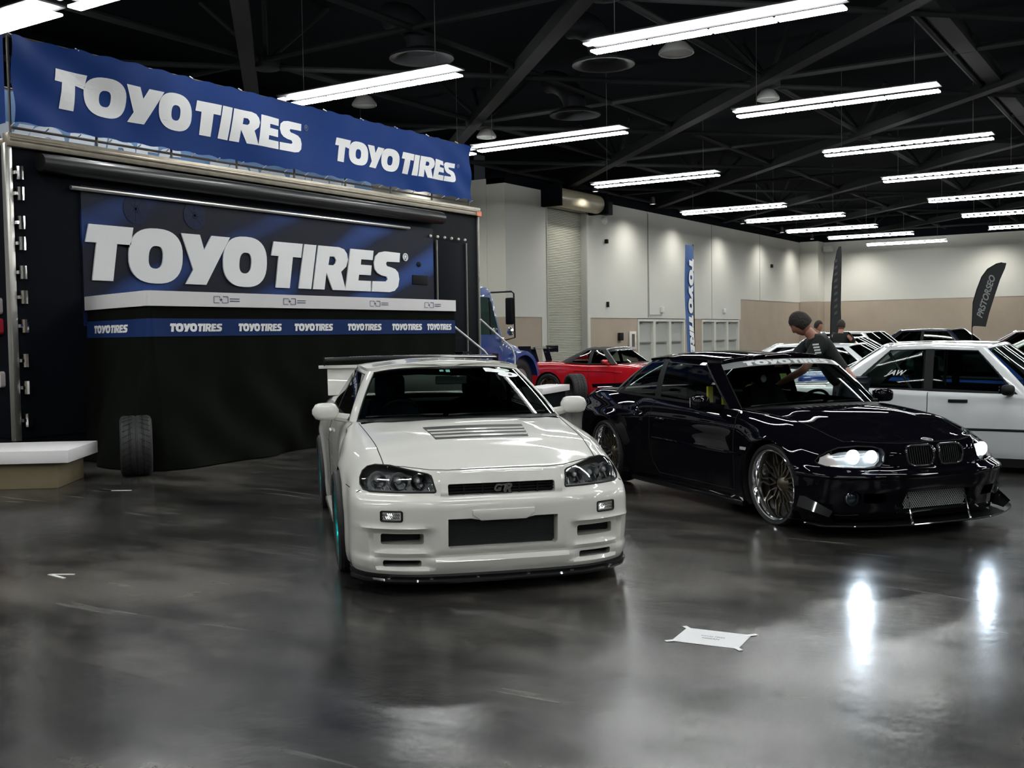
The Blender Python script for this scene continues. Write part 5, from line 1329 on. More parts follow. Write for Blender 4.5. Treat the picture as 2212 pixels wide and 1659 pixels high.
    # kidney grilles
    for s in (1, -1):
        P = KD if s > 0 else mir(KD)
        mb = MB(); mb.tube(line_on(lambda a, b: S_.front(a, b, .002), P + [P[0]], .01), .009, 8); kg = mb.build('kidney_grille', mat('grille_gloss', (.02, .02, .022), .15, coat=1), root)
        mb = MB()
        for k in range(11):
            y = s * (.04 + .0205 * k); a = S_.front(y, .513, -.012); b = S_.front(y, .644, -.012)
            if a is not None and b is not None: mb.beam(a, b, .006, .03, up=(1, 0, 0))
        mb.build('grille_slat', M_BLACKP, kg)
        MB().box(.07, .085, min(s * .02, s * .27), max(s * .02, s * .27), .50, .655).build('grille_backing', M_BLACKP, kg)
    # lower mesh intake
    lg = MB().box(.085, .10, -.31, .31, .185, .335).build('lower_intake', M_BLACKP, root)
    mb = MB(); xx = .035
    for k in range(-6, 44):
        y = -.36 + k * .02
        for (dy) in (.10, -.10):
            a = (y, .195); b = (y + dy, .325); 
            ya, yb = a[0], b[0]; pts = []
            for t in np.linspace(0, 1, 7):
                yy = ya + (yb - ya) * t; zz = .195 + .13 * t
                if abs(yy) < .296: pts.append((xx, yy, zz))
            if len(pts) > 1: mb.beam(pts[0], pts[-1], .0035, .0035)
    mb.build('mesh', mat('mesh_alu', (.55, .58, .58), .35, metal=.6), lg)
    # fog lamps
    for s in (1, -1):
        c = S_.front(s * .668, .285)
        fx = c.x + .01
        fo = MB().lathe([(.001, -.018), (.03, -.012), (.047, .0), (.047, .02)], 28, 'x', (fx, s * .668, .285)).build('fog_lamp', glass_mat('fog_glass', (.55, .6, .62)), root)
        MB().lathe([(.001, .03), (.03, .026), (.047, .012), (.052, .0), (.055, .004), (.05, .035)], 28, 'x', (fx, s * .668, .285), caps=False).build('fog_bowl', mat('fog_reflector', (.35, .38, .4), .2, metal=.9), fo)
    # splitter plate and rods
    mb = MB(); rows = []
    for y in np.linspace(-.985, .985, 81):
        a = abs(y); x = float(np.interp(a, [0, .30, .50, .70, .85, .95, .985], [-.075, -.07, -.035, .045, .14, .21, .27])); z = .098 + .02 * sst(.88, .985, np.array(a))
        rows.append([(x + .35, y, z - .012), (x + .004, y, z - .012), (x, y, z - .006), (x + .004, y, z), (x + .35, y, z)])
    mb.grid(rows); mb.build('front_splitter', M_CARBON, root)
    for s in (1, -1):
        mb = MB(); a = Vector((-.045, s * .27, .10)); b = Vector((.02, s * .265, .33)); mb.tube([a, a + (b - a) * .3, a + (b - a) * .32, b], [.007, .007, .005, .005], 8); mb.ell(tuple(a), (.012, .012, .012), 8, 6); mb.ell(tuple(b), (.012, .012, .012), 8, 6); mb.build('splitter_rod', M_CHROME, root)
    for s in (1, -1):
        mb = MB(); rows = []
        for t in np.linspace(0, 1, 9): rows.append([(.15 + .25 * t, s * (.80 + .10 * t), .11), (.14 + .27 * t, s * (.86 + .08 * t), .16 + .05 * t), (.15 + .27 * t, s * (.82 + .08 * t), .20 + .10 * t)])
        mb.grid(rows); mb.build('bumper_canard', M_CARBON, root)
    # roundel
    c = S_.top(.105, 0, .004); nrm = S_.t.ray_cast(Vector((.105, 0, 4)), Vector((0, 0, -1)))[1]; M = Matrix.Translation(c) @ nrm.to_track_quat('Z', 'Y').to_matrix().to_4x4()
    rd = MB().add([M @ Vector(p) for p in MB().lathe([(.001, .003), (.041, .003), (.044, .0), (.044, -.004)], 32).v], MB().lathe([(.001, .003), (.041, .003), (.044, .0), (.044, -.004)], 32).f).build('bonnet_badge', M_BLACKP, root)
    mb = MB(); q = MB().lathe([(.038, .003), (.041, .0055), (.044, .003)], 32); mb.add([M @ Vector(p) for p in q.v], q.f)
    for a0 in (0, PI):
        pts = [(0, 0, .0045)] + [(.024 * math.cos(a0 + PI / 2 * k / 8), .024 * math.sin(a0 + PI / 2 * k / 8), .0045) for k in range(9)]; mb.add([M @ Vector(p) for p in pts], [tuple(range(10))])
    mb.build('badge_ring', mat('badge_silver', (.7, .7, .72), .25, metal=.6), rd)
    T = lambda pts: line_on(lambda a, b: S_.top(a, b, .0), pts)
    paths = []
    for s in (1, -1):
        paths.append(T([(.30, s * .605), (.6, s * .645), (1.0, s * .68), (1.40, s * .71)]))
        sd = lambda pts: line_on(lambda a, b: S_.side(a, b, .0, s), pts)
        paths.append(sd([(1.36, .20), (1.36, .5), (1.38, .75), (1.42, .85)])); paths.append(sd([(2.72, .30), (2.76, .5), (2.78, .88)])); paths.append(sd([(1.36, .20), (2.62, .20), (2.72, .30)]))
        paths.append(sd([(.46, .50), (.56, .50)]))
    paths.append(T([(.30, .605), (.17, .47), (.085, .30), (.06, .15), (.055, 0), (.06, -.15), (.085, -.30), (.17, -.47), (.30, -.605)]))
    seams(root, paths, .003)
    for s in (1, -1):
        mb = MB(); p = line_on(lambda a, b: S_.side(a, b, .006, s), [(1.22, .505), (1.5, .51), (2.1, .518), (2.7, .525)]); mb.tube(p, .009, 6); mb.build('side_moulding', M_BLKP, root)
        p = S_.side(1.14, .565, .004, s); MB().box(p.x - .07, p.x + .05, p.y - .004, p.y + .006, p.z - .012, p.z + .012).build('side_badge', mat('badge_silver', (.7, .7, .72), .25, metal=.6), root)
        hd_ = S_.side(2.58, .70, .012, s); MB().ell(tuple(hd_), (.085, .015, .017)).build('door_handle', M_BLKP, root)
        car_mirror(root, 1.70, s * .88, .905, s, M_BLKP, (.12, .17, .12), .14)
    mb = MB()
    for (t0, t1) in ((.2, -2.0), (2.4, .3)):
        a = g.P(abs(t0), .05, 1 if t0 > 0 else -1, .012); b = g.P(abs(t1), .07, 1 if t1 > 0 else -1, .014); mb.tube([a, (a + b) / 2 + Vector((-.01, 0, .004)), b], .008, 6)
    mb.build('wiper', M_BLACKP, root)
    q = MB(); 
    for k in range(14):
        y = -.40 + k * .062; p1 = S_.top(1.08, y, .001); p2 = S_.top(1.14, y + .0, .001); q.beam(p1, p2, .03, .003)
    q.build('cowl_vent', mat('cowl_mesh', (.03, .03, .032), .5), root)
    interior(root, 1.40, 3.75, .68, .87, 1.32, .835)
    sb = seat(root, 2.45, .36, .50, M_DARKIN, 1.13); seat(root, 2.45, -.36, .50, M_DARKIN, 1.13)
    for y in (.28, .44): MB().box(2.36, 2.39, y - .025, y + .025, .72, 1.0).build('harness_strap', mat('harness_yellow', (.45, .42, .03), .7), root)
    steering(root, 1.92, -.36, .80)
    MB().box(1.90, 1.92, -.10, .13, 1.12, 1.18).build('rear_view_mirror', M_BLACKP, root, bevel=.01)
    MB().box(3.2, 3.5, -.6, .6, .5, .90).build('rear_bench', M_DARKIN, root, bevel=.05)
    MB().ell((1.93, .16, 1.08), (.01, .03, .035)).build('hanging_tag', mat('tag_white', (.6, .62, .6), .5), root)
    # boot spoiler
    mb = MB(); rows = []
    for y in np.linspace(-.66, .66, 19): rows.append([(4.22, y, .922), (4.32, y, .935), (4.40, y, .955), (4.405, y, .948), (4.38, y, .915)])
    mb.grid(rows); mb.build('boot_spoiler', M_BLKP, root)
    for (x, y, w) in ((.80, .765, .24), (3.53, .81, .27)):
        for s in (1, -1): wheel(root, 'wheel', x, s * y, .318, .278, w, s, 'mesh', mat('spoke_dark_bronze', (.14, .12, .09), .3, metal=.8), mat('polished_lip', (.78, .78, .80), .10, metal=1.0), dish=.085, camber=-.05, nspoke=10)
    MB().box(.5, 4.1, -.55, .55, .13, .35).build('underbody', M_BLACKP, root)
    mb = MB()
    for s in (1, -1): mb.box(1.2, 3.1, s * .85 - .03, s * .85 + .03, .09, .13)
    mb.build('side_skirt', M_CARBON, root, bevel=.006)
    return root
black_coupe()
# ================================================================ OTHER CARS
def generic_car(name, label, loc, yaw, paint, L=4.4, W=.84, zs=(.66, .86, .88, .90), gh=(1.15, 1.75, 3.15, 3.85, 1.34), wx=(.78, 3.45), R=.31, boxy=0.0, rim=None, lip=None, glass=None, gside=None, wheels='ten', group=None, simple=False, roof_mat=None, bumper=None, up=.56, nose=.12, lampz=.58, lampw=(.42, .72), lamp_h=.06, taillamps=True, seats=True, seal=None, roof_at=None, style=None):
    root = empty(name, (loc[0], loc[1], 0), yaw, label, 'car', group)
    zn, zc, zb, zt = zs; b = boxy
    def row(x, y, top, tx=None, ty=None):
        zz = [.16, .21, .30, .42, .52] + [.52 + (top - .52) * t for t in (.35, .65, .88, 1.0)]
        k = [.94, .965, .985, 1.0, 1.0, .995, .98, .955 + .02 * b, .87 + .06 * b]
        X = [x] * 9 if not isinstance(x, list) else x
        return [(X[i], y * k[i], zz[i]) for i in range(9)]
    def bend(x0, d): return [x0 + d * t for t in (.5, .25, .1, 0, 0, .15, .4, .7, 1.1)]
    st = [(row(bend(0.0, nose), 0, zn), 0), (row(bend(0.01, nose), W * .40, zn), .004), (row(bend(.05 - .03 * b, nose), W * .66, zn + .005), .012), (row(bend(.15 - .06 * b, nose), W * .86, zn + .015), .02),
          (row(bend(.34 - .08 * b, nose * .6), W * .965, zn + .03), .03), (row(wx[0], W, zn + (zc - zn) * .5), .035), (row(wx[0] + .4, W * .99, zn + (zc - zn) * .85), .035), (row(gh[0] + .28, W * .97, zc), .03),
          (row((gh[0] + gh[3]) / 2, W * .98, zb), .02), (row(wx[1], W, zt), .02), (row(L - .45, W * .97, zt), .015), (row(L - .15, W * .85, zt), .01), (row(L - .05, W * .6, zt - .005), .006), (row(L, 0, zt - .01), 0)]
    arches = [(wx[0], R, R + .035), (wx[1], R, R + .035)]
    net = Net(st, rowsub=2 if simple else 4, step=.09 if simple else .055, deckn=16 if simple else 28)
    me = net.solid(); S_ = Surf(me)
    fin = boolean(me, [cut_wheels(arches)])
    x0, x1, x2, x3, zr = gh; wl = W * .90; wu = up
    lo = [(x0, 0, zc + .03), (x0 + .05, wl * .5, zc + .025), (x0 + .18, wl * .82, zc + .01), (x0 + .28, wl * .955, zc), (x0 + .40, wl, zc)]
    mid = (x0 + x3) / 2
    lo += [(mid - .04, wl * 1.01, zb), (mid + .04, wl * 1.01, zb), (x3 - .42, wl, zt - .01), (x3 - .25, wl * .94, zt), (x3 - .12, wl * .8, zt), (x3 - .03, wl * .45, zt + .01), (x3, 0, zt + .01)]
    upr = [(x1, 0, zr - .035), (x1 + .02, wu * .5, zr - .04), (x1 + .07, wu * .85, zr - .055), (x1 + .12, wu * .97, zr - .07), (x1 + .22, wu * 1.03, zr - .07), (mid - .04, wu * 1.06, zr - .055), (mid + .04, wu * 1.06, zr - .055), (x2 - .18, wu * 1.03, zr - .065), (x2 - .10, wu * .99, zr - .07), (x2 - .05, wu * .88, zr - .06), (x2, wu * .5, zr - .04), (x2, 0, zr - .035)]
    g = Green(lo, upr, bulge=.02, crown=.04)
    finish_body(fin, arches, paint, root, lambda c, n: n.z > .5 and x0 + .2 < c.x < x3 - .2 and abs(c.y) < wl * .86 and c.z > .7)
    gg = glass or M_GLASSD; gs = gside or gg
    green_parts(root, g, paint, gg, gs, gs, gg, seal=seal or M_BLACKP, roof_mat=roof_mat)
    interior(root, x0 + .25, x3 - .25, W * .78, zb, x0 + .18, zc - .03)
    if seats:
        for s in (1, -1): seat(root, mid - .05, s * .34, .45, M_DARKIN, zr - .22)
    for s in (1, -1):
        for x in wx: wheel(root, 'wheel', x, s * (W - .125), R, R - .085, .22, s, wheels, rim or M_ALU, lip or M_ALU, dish=.03)
    if not simple:
        pth = []
        for s in (1, -1):
            sd = lambda pts: line_on(lambda a, b_: S_.side(a, b_, .0, s), pts)
            pth += [sd([(x0 + .28, .24), (x0 + .28, zc)]), sd([(mid, .24), (mid, zb)]), line_on(lambda a, b_: S_.top(a, b_), [(.25, s * W * .72), (x0 + .1, s * W * .80)])]
        seams(root, pth, .004)
    for s in (1, -1):
        P = [(lampw[0], lampz - lamp_h), (lampw[1], lampz - lamp_h), (lampw[1] + .02, lampz), (lampw[1], lampz + lamp_h), (lampw[0], lampz + lamp_h)]; P = P if s > 0 else [(-a, c) for a, c in P]
        obj_from(patch(me, P, 0, -1, .004), 'headlamp', mat('lamp_pale', (.55, .58, .6), .15, metal=.4), root)
        if taillamps:
            P = [(W * .5, .62), (W * .93, .62), (W * .93, .74), (W * .5, .74)]; P = P if s > 0 else [(-a, c) for a, c in P]
            obj_from(patch(me, P, 0, 1, .004), 'tail_lamp', mat('lamp_red', (.35, .01, .015), .2), root)
        car_mirror(root, x0 + .48, s * (W * .97), zc + .05, s, paint if not boxy else M_BLACKP, (.12, .16, .11), .12)
    ub = MB(); ub.box(.5, L - .4, -.55, .55, .14, .34); ub.box(wx[0] + R + .08, wx[1] - R - .08, -W * .9, W * .9, .07, .19); ub.build('underbody', M_BLACKP, root)  # wide low box added to black out the gap under the sills
    return root, g, S_, me
M_PUREW = mat('plain_white_paint', (.72, .74, .76), .30, coat=1.0)
M_BLUEP = mat('blue_paint', (.02, .06, .30), .25, coat=1.0)
M_RED = mat('red_paint', (.50, .006, .012), .25, coat=1.0)
M_SILV = mat('silver_paint', (.50, .51, .52), .3, metal=.3, coat=1.0)
M_DKP = mat('dark_paint', (.012, .014, .03), .25, coat=1.0)
# --- boxy white saloon at the right edge
ws, g, S_, me = generic_car('boxy_coupe', 'boxy white two-door coupe side-on behind the black coupe, at the right edge', (.04, 12.62), PI, M_PUREW, L=4.33, W=.83, zs=(.70, .82, .845, .87), gh=(1.22, 1.82, 3.05, 3.75, 1.37), wx=(.72, 3.29), R=.30, boxy=1.0, glass=glass_mat('car_glass_light', (.66, .76, .72)), gside=glass_mat('car_glass_mid2', (.50, .62, .58), ior=1.25), up=.60, nose=.05, lampz=.58, seats=True)
for s in (1, -1):
    sd = lambda pts, o=.006: line_on(lambda a, b: S_.side(a, b, o, s), pts)
    MB().tube(sd([(1.1, .455), (2.92, .455)], .004), .013, 6).build('rubbing_strip', M_BLACKP, ws)
    MB().tube(sd([(.1, .455), (.36, .455)], .004), .013, 6).build('rubbing_strip', M_BLACKP, ws)
    h = S_.side(2.18, .745, .012, s); MB().box(h.x - .095, h.x + .095, h.y - .008, h.y + .012, h.z - .016, h.z + .016).build('door_handle', M_BLACKP, ws, bevel=.004)
    for (ax, ar) in ((.72, .36), (3.29, .37)):
        mb = MB(); rows = []
        for k in range(21):
            a = math.radians(-12 + 204 * k / 20); r0 = ar - .02
            def q(r, off): 
                p = S_.side(ax + r * math.cos(a), max(.17, .30 + r * math.sin(a)), 0, s); return (ax + r * math.cos(a), (p.y if p is not None else s * .8) + s * off, max(.17, .30 + r * math.sin(a)))
            rows.append([q(r0, -.01), q(r0, .035), q(r0 + .05, .03), q(r0 + .13, .0)])
        mb.grid(rows); mb.build('box_flare', M_PUREW, ws)
v, f = text_verts('JAW', 0, .3, .03); MB().add([g.P(6.25 + .24 - (p.x * .10), .38 + p.y * .16, 1, .006) for p in v], f).build('window_sticker', mat('sticker_white', (.80, .82, .82), .4), ws, clean=False, fixn=False)
MB().box(.0, .0001, 0, .0001, 0, .0001)
mb = MB(); mb.tube([(2.95, .5, 1.25), (2.5, .52, .5)], .018, 8); mb.tube([(2.55, .55, 1.27), (2.55, -.55, 1.27)], .018, 8); mb.tube([(2.55, .55, 1.27), (2.60, .57, .35)], .018, 8); mb.tube([(2.55, -.55, 1.27), (2.60, -.57, .35)], .018, 8); mb.build('roll_cage', mat('cage_grey', (.06, .065, .07), .4), ws)
# --- blue car behind it
generic_car('saloon_car', 'blue saloon with a dark roof glimpsed between the black and boxy white coupes', (-.45, 15.3), PI, M_BLUEP, L=4.4, W=.85, zs=(.68, .86, .88, .92), gh=(1.15, 1.75, 3.1, 3.9, 1.325), simple=True, roof_mat=None, wheels='mesh')
bc = [o for o in COL.objects if o.parent and o.parent.get('label', '').startswith('blue saloon') and o.name.startswith('roof_shell')][0]
MB().grid([[(1.78 + 1.3 * i / 12, .50 * (1 - 2 * j / 8), 1.292 + .038 * (1 - (1 - 2 * j / 8) ** 2) * 1.0 + .012 * math.sin(PI * i / 12)) for j in range(9)] for i in range(13)]).build('sunroof_glass', mat('roof_black_glass', (.004, .004, .005), .08, coat=1), bc.parent, fixn=False)
# --- red roadster
rr, g, S_, me = generic_car('roadster', 'red open-bodied roadster with black soft top and rear wing, beyond the white coupe', (-9.1, 21.35), PI, M_RED, L=4.12, W=.86, zs=(.66, .84, .84, .88), gh=(1.30, 1.80, 2.50, 3.15, 1.225), wx=(.80, 3.25), R=.315, roof_mat=mat('soft_top_cloth', (.025, .027, .025), .9), rim=mat('bronze_wheel', (.30, .17, .07), .3, metal=.9), lip=mat('polished_lip', (.78, .78, .80), .10, metal=1.0), glass=M_GLASS, up=.56, lampz=.60, wheels='mesh')
MB().tube([g.P(3.0, v, 1, .008) for v in np.linspace(0, 1, 8)] + [g.P(t, 1, 1, .008) for t in np.linspace(2.8, 0, 8)] + [g.P(t, 1, -1, .008) for t in np.linspace(.3, 3, 8)] + [g.P(3.0, v, -1, .008) for v in np.linspace(1, 0, 8)], .016, 8).build('screen_frame', mat('frame_silver', (.6, .6, .6), .25, metal=.7), rr)
g.across(2.85, .80, .95, nt=24, nv=2, off=.006).build('sun_strip', mat('strip_black', (.02, .02, .02), .4), rr, fixn=False)
v, f = text_verts('TOYO', 0, .2, .05); MB().add([g.P(abs(p.x) * 1.1, .83 + (p.y + .0) * .10, 1 if p.x < 0 else -1, .012) for p in v], f).build('strip_lettering', mat('strip_letter_white', (.74, .75, .75), .5), rr, clean=False, fixn=False)
mb = MB(); rows = [[(4.0 + a, y, 1.17 + b) for a, b in ((-.14, 0), (0, .03), (.14, .05), (.14, .03), (0, -.01), (-.14, 0))] for y in np.linspace(-.62, .62, 9)]
mb.grid(rows); wg = mb.build('rear_wing', M_CARBON, rr)
for y in (-.62, .62): MB().box(3.84, 4.18, y - .006, y + .006, 1.08, 1.24).build('wing_end_plate', M_CARBON, wg)
for y in (-.3, .3): MB().beam((3.90, y, .87), (4.0, y, 1.19), .012, .16).build('wing_stay', M_CARBON, wg)
for s in (1, -1):
    MB().tube(line_on(lambda a, b: S_.side(a, b, .004, s), [(1.4, .66), (1.9, .69), (2.6, .70)]), .012, 6).build('body_crease', M_RED, rr)
# --- distant row of cars
generic_car('hatchback', 'white low-roofed car mostly hidden behind the leaning man', (-3.05, 18.3), PI, M_PUREW, L=4.3, W=.84, zs=(.66, .86, .88, .92), gh=(1.1, 1.75, 3.2, 3.9, 1.31), simple=True)
generic_car('sports_car', 'distant white sports car to the left of the silver one, black windscreen showing', (-4.9, 25.7), PI, M_PUREW, L=4.4, W=.88, zs=(.66, .90, .92, .96), gh=(1.1, 1.85, 3.0, 3.95, 1.375), simple=True)
generic_car('crossover_car', 'distant silver rounded car seen over the boxy white coupe\'s roof', (-5.6, 28.3), PI * .93, M_SILV, L=4.3, W=.86, zs=(.78, .98, 1.0, 1.04), gh=(.95, 1.55, 3.2, 3.95, 1.49), simple=True)
generic_car('estate_car', 'distant dark blue and black car right of the silver one', (-4.0, 31.2), PI * .95, M_DKP, L=4.4, W=.86, zs=(.80, 1.0, 1.02, 1.05), gh=(1.0, 1.6, 3.2, 3.9, 1.53), simple=True)
generic_car('saloon_car', 'distant dark maroon car at the right end of the far row', (-1.4, 33.5), PI * .95, mat('maroon_paint', (.06, .008, .012), .3, coat=1), L=4.4, W=.86, zs=(.78, .96, .98, 1.0), gh=(1.0, 1.6, 3.2, 3.9, 1.44), simple=True)
generic_car('saloon_car', 'pale green-white car cut by the right edge of the photo', (0.1, 24.9), PI * .98, mat('pale_green_paint', (.42, .52, .46), .3, coat=1), L=4.5, W=.87, zs=(.68, .88, .9, .93), gh=(1.1, 1.8, 3.2, 3.95, 1.32), simple=True)

# ================================================================ TRACTOR CAB
tc = empty('tractor_cab', (0, 0, 0), 0, 'blue lorry cab with black mirror arm, ahead of the display trailer', 'lorry')
M_CAB = mat('cab_blue_paint', (.022, .055, .22), .35, coat=.7)
x0, x1 = -14.55, -12.28
mb = MB(); prof = [(17.62, .62), (17.62, 2.36), (17.68, 2.45), (17.80, 2.50), (18.02, 2.49), (18.14, 2.42), (18.22, 2.30), (18.42, 1.80), (18.60, 1.46), (18.60, .62)]
mb.prism(prof, x0, x1, 'x'); mb.build('cab_shell', M_CAB, tc, bevel=.05)
mb = MB(); hp = [(18.55, .60), (18.55, 1.47), (18.9, 1.40), (19.3, 1.28), (19.65, 1.10), (19.92, .86), (19.98, .60)]
mb.prism(hp, x0 + .25, x1 - .12, 'x'); mb.build('bonnet', M_CAB, tc, bevel=.08)
for s, xa, xb in ((1, x1 - .42, x1 + .06), (-1, x0 - .06, x0 + .42)):
    mb = MB(); rows = []
    for k in range(17):
        a = math.radians(8 + 150 * k / 16); c_, q_ = math.cos(a), math.sin(a)
        yy, zz = 19.33 + .60 * c_, .52 + .64 * q_
        rows.append([(xa, 19.33 + .52 * c_, .52 + .55 * q_), (xa, yy, zz), ((xa + xb) / 2, yy + .02 * c_, zz + .02 * q_), (xb, yy, zz), (xb, 19.33 + .52 * c_, .52 + .55 * q_)])
    mb.grid(rows); mb.build('wing', M_CAB, tc)
    MB().ell(((xa + xb) / 2 + .05, 19.55, 1.13), (.05, .05, .03)).build('marker_lamp', mat('amber_pale', (.7, .5, .25), .2), tc)
    xw = (xa + xb) / 2
    MB().lathe([(b_, a_) for b_, a_ in tyre_prof(.50, .28, .28)], 40, 'x', (xw, 19.33, .50), close=True).build('tyre', M_RUB, tc)
    MB().lathe([(.001, -.1), (.28, -.12), (.28, .12), (.12, .10), (.10, .14), (.001, .14)], 28, 'x', (xw, 19.33, .50)).build('wheel_disc', mat('wheel_white', (.35, .35, .35), .4, metal=.4), tc)
wn = MB().prism([(17.70, 1.52), (17.70, 2.28), (18.05, 2.28), (18.16, 2.18), (18.40, 1.62), (18.38, 1.52)], x1 - .03, x1 + .006, 'x').build('side_window', mat('cab_glass', (.02, .04, .035), .05, coat=1, spec=.8), tc)
MB().beam((x1 + .012, 18.12, 1.52), (x1 + .012, 18.08, 2.27), .03, .02, up=(1, 0, 0)).build('window_divider', M_BLACKP, wn)
MB().add([(x0 + .15, 18.24, 2.26), (x1 - .12, 18.24, 2.26), (x1 - .12, 18.60, 1.50), (x0 + .15, 18.60, 1.50)], [(0, 1, 2, 3)]).build('windscreen', mat('cab_glass', (.02, .04, .035), .05), tc)
mb = MB(); mb.tube([(x1, 18.15, 2.38), (x1 + .28, 18.5, 2.40), (x1 + .30, 18.56, 2.36), (x1 + .30, 18.58, 1.45), (x1, 18.55, 1.38)], .018, 8); ma = mb.build('mirror_arm', M_BLACKP, tc)
mb = MB(); mb.box(x1 + .10, x1 + .28, 18.52, 18.60, 1.72, 2.28); mb.build('mirror_head', M_BLACKP, ma, bevel=.03)
MB().ell((x1 + .2, 18.56, 1.58), (.09, .05, .09)).build('convex_mirror', M_CHROME, ma)
MB().box(x1 - .02, x1 + .05, 18.45, 18.56, 1.36, 1.46).build('grab_handle', M_CHROME, tc, bevel=.01)
MB().ell((x1 - .25, 17.85, 2.53), (.05, .08, .04)).build('roof_marker', mat('amber_lens', (.75, .16, .04), .25), tc)
MB().box(x0 + .6, x1 - .6, 17.6, 19.7, .38, .62).build('chassis', M_BLACKP, tc)

# ================================================================ FLAGS
fb = empty('tall_banner_flag', (-10.87, 25.0, 0), 0, 'tall narrow blue flag with white vertical lettering in front of the exit doors', 'flag')
def fl(y, z): return .02 * math.sin(z * 2.2 + y * 3)
MB().grid([[(fl(y, z), y - .03 * (z - 2), z) for z in np.linspace(.55, 3.69, 30)] for y in np.linspace(-.24, .27, 6)]).build('cloth', mat('flag_blue', (.03, .10, .30), .6), fb, fixn=False, ang=2)
v, f = LOGO_FLAT
MB().add([(fl(.0, 3.45 - p.x * .31) + .02, -.05 + p.y * .27 - .03 * (1.45 - p.x * .31), 3.36 - p.x * .31) for p in v], f).build('lettering', M_LET, fb, clean=False, fixn=False)
MB().tube([(0, .28 + .05, .0), (0, .28 - .05, 3.72)], .014, 8).build('pole', M_BLACKP, fb); MB().box(-.25, .25, .1, .5, .0, .02).build('base_plate', M_BLACKP, fb)
def feather(label, loc, rz, pts, txt=None, tpos=None):
    o = empty('feather_flag', loc, rz, label, 'flag')
    MB().prism(pts, -.006, .006, 'y').build('cloth', mat('flag_black', (.008, .008, .010), .7), o)
    e = pts[0]; MB().tube([(e[0] + .02, 0, 0), (e[0] + .01, 0, e[1])] + [(p[0], 0, p[1]) for p in pts[1:7]], .012, 6).build('pole', M_BLACKP, o)
    MB().box(e[0] - .22, e[0] + .26, -.2, .2, 0, .02).build('base_plate', M_BLACKP, o)
    if txt:
        v, f = text_verts(txt, 0, .35, .03); (x, z, a, h) = tpos; c_, q_ = math.cos(a), math.sin(a)
        MB().add([(x + h * (p.x * c_ - p.y * q_), -.012, z + h * (p.x * q_ + p.y * c_)) for p in v], f).build('lettering', mat('flag_grey_print', (.22, .23, .23), .6), o, clean=False, fixn=False)
k = 979.0
pts = [((a - 320) / k, 1.50 + (1590 - b) / k) for a, b in [(170, 1590), (200, 1000), (280, 700), (380, 420), (500, 250), (680, 140), (800, 115), (890, 130), (860, 250), (760, 500), (640, 900), (540, 1250), (470, 1560), (320, 1545), (220, 1540)]]
feather('black feather flag with grey lettering leaning right, over the far cars', (-4.41, 26.84, 0), math.radians(9), pts, 'PRSTORSEO', (.155, 2.22, math.radians(73.5), .185))
pts = [(-.10, 1.45)] + [(-.08, 2.2), (-.05, 2.8), (0, 3.3), (.05, 3.6), (.09, 3.70), (.13, 3.70), (.14, 3.5), (.13, 2.8), (.12, 2.2), (.14, 1.45)]
feather('tall thin black feather flag seen nearly edge-on beside the corner pier', (-8.15, 28.2, 0), math.radians(14), [(a * 1.25, (b - 1.45) * 1.06 + 1.3) for a, b in pts])
ff = [q for q in COL.objects if q.get('label', '').startswith('tall thin black feather')][0]
mb = MB()
for k_ in range(9): mb.prism([(-.02, 1.9 + .17 * k_), (.06, 1.94 + .17 * k_), (.07, 2.02 + .17 * k_), (-.01, 1.97 + .17 * k_)], -.013, -.009, 'y')
mb.build('faint_print', mat('flag_faint_grey', (.05, .05, .05), .6), ff)

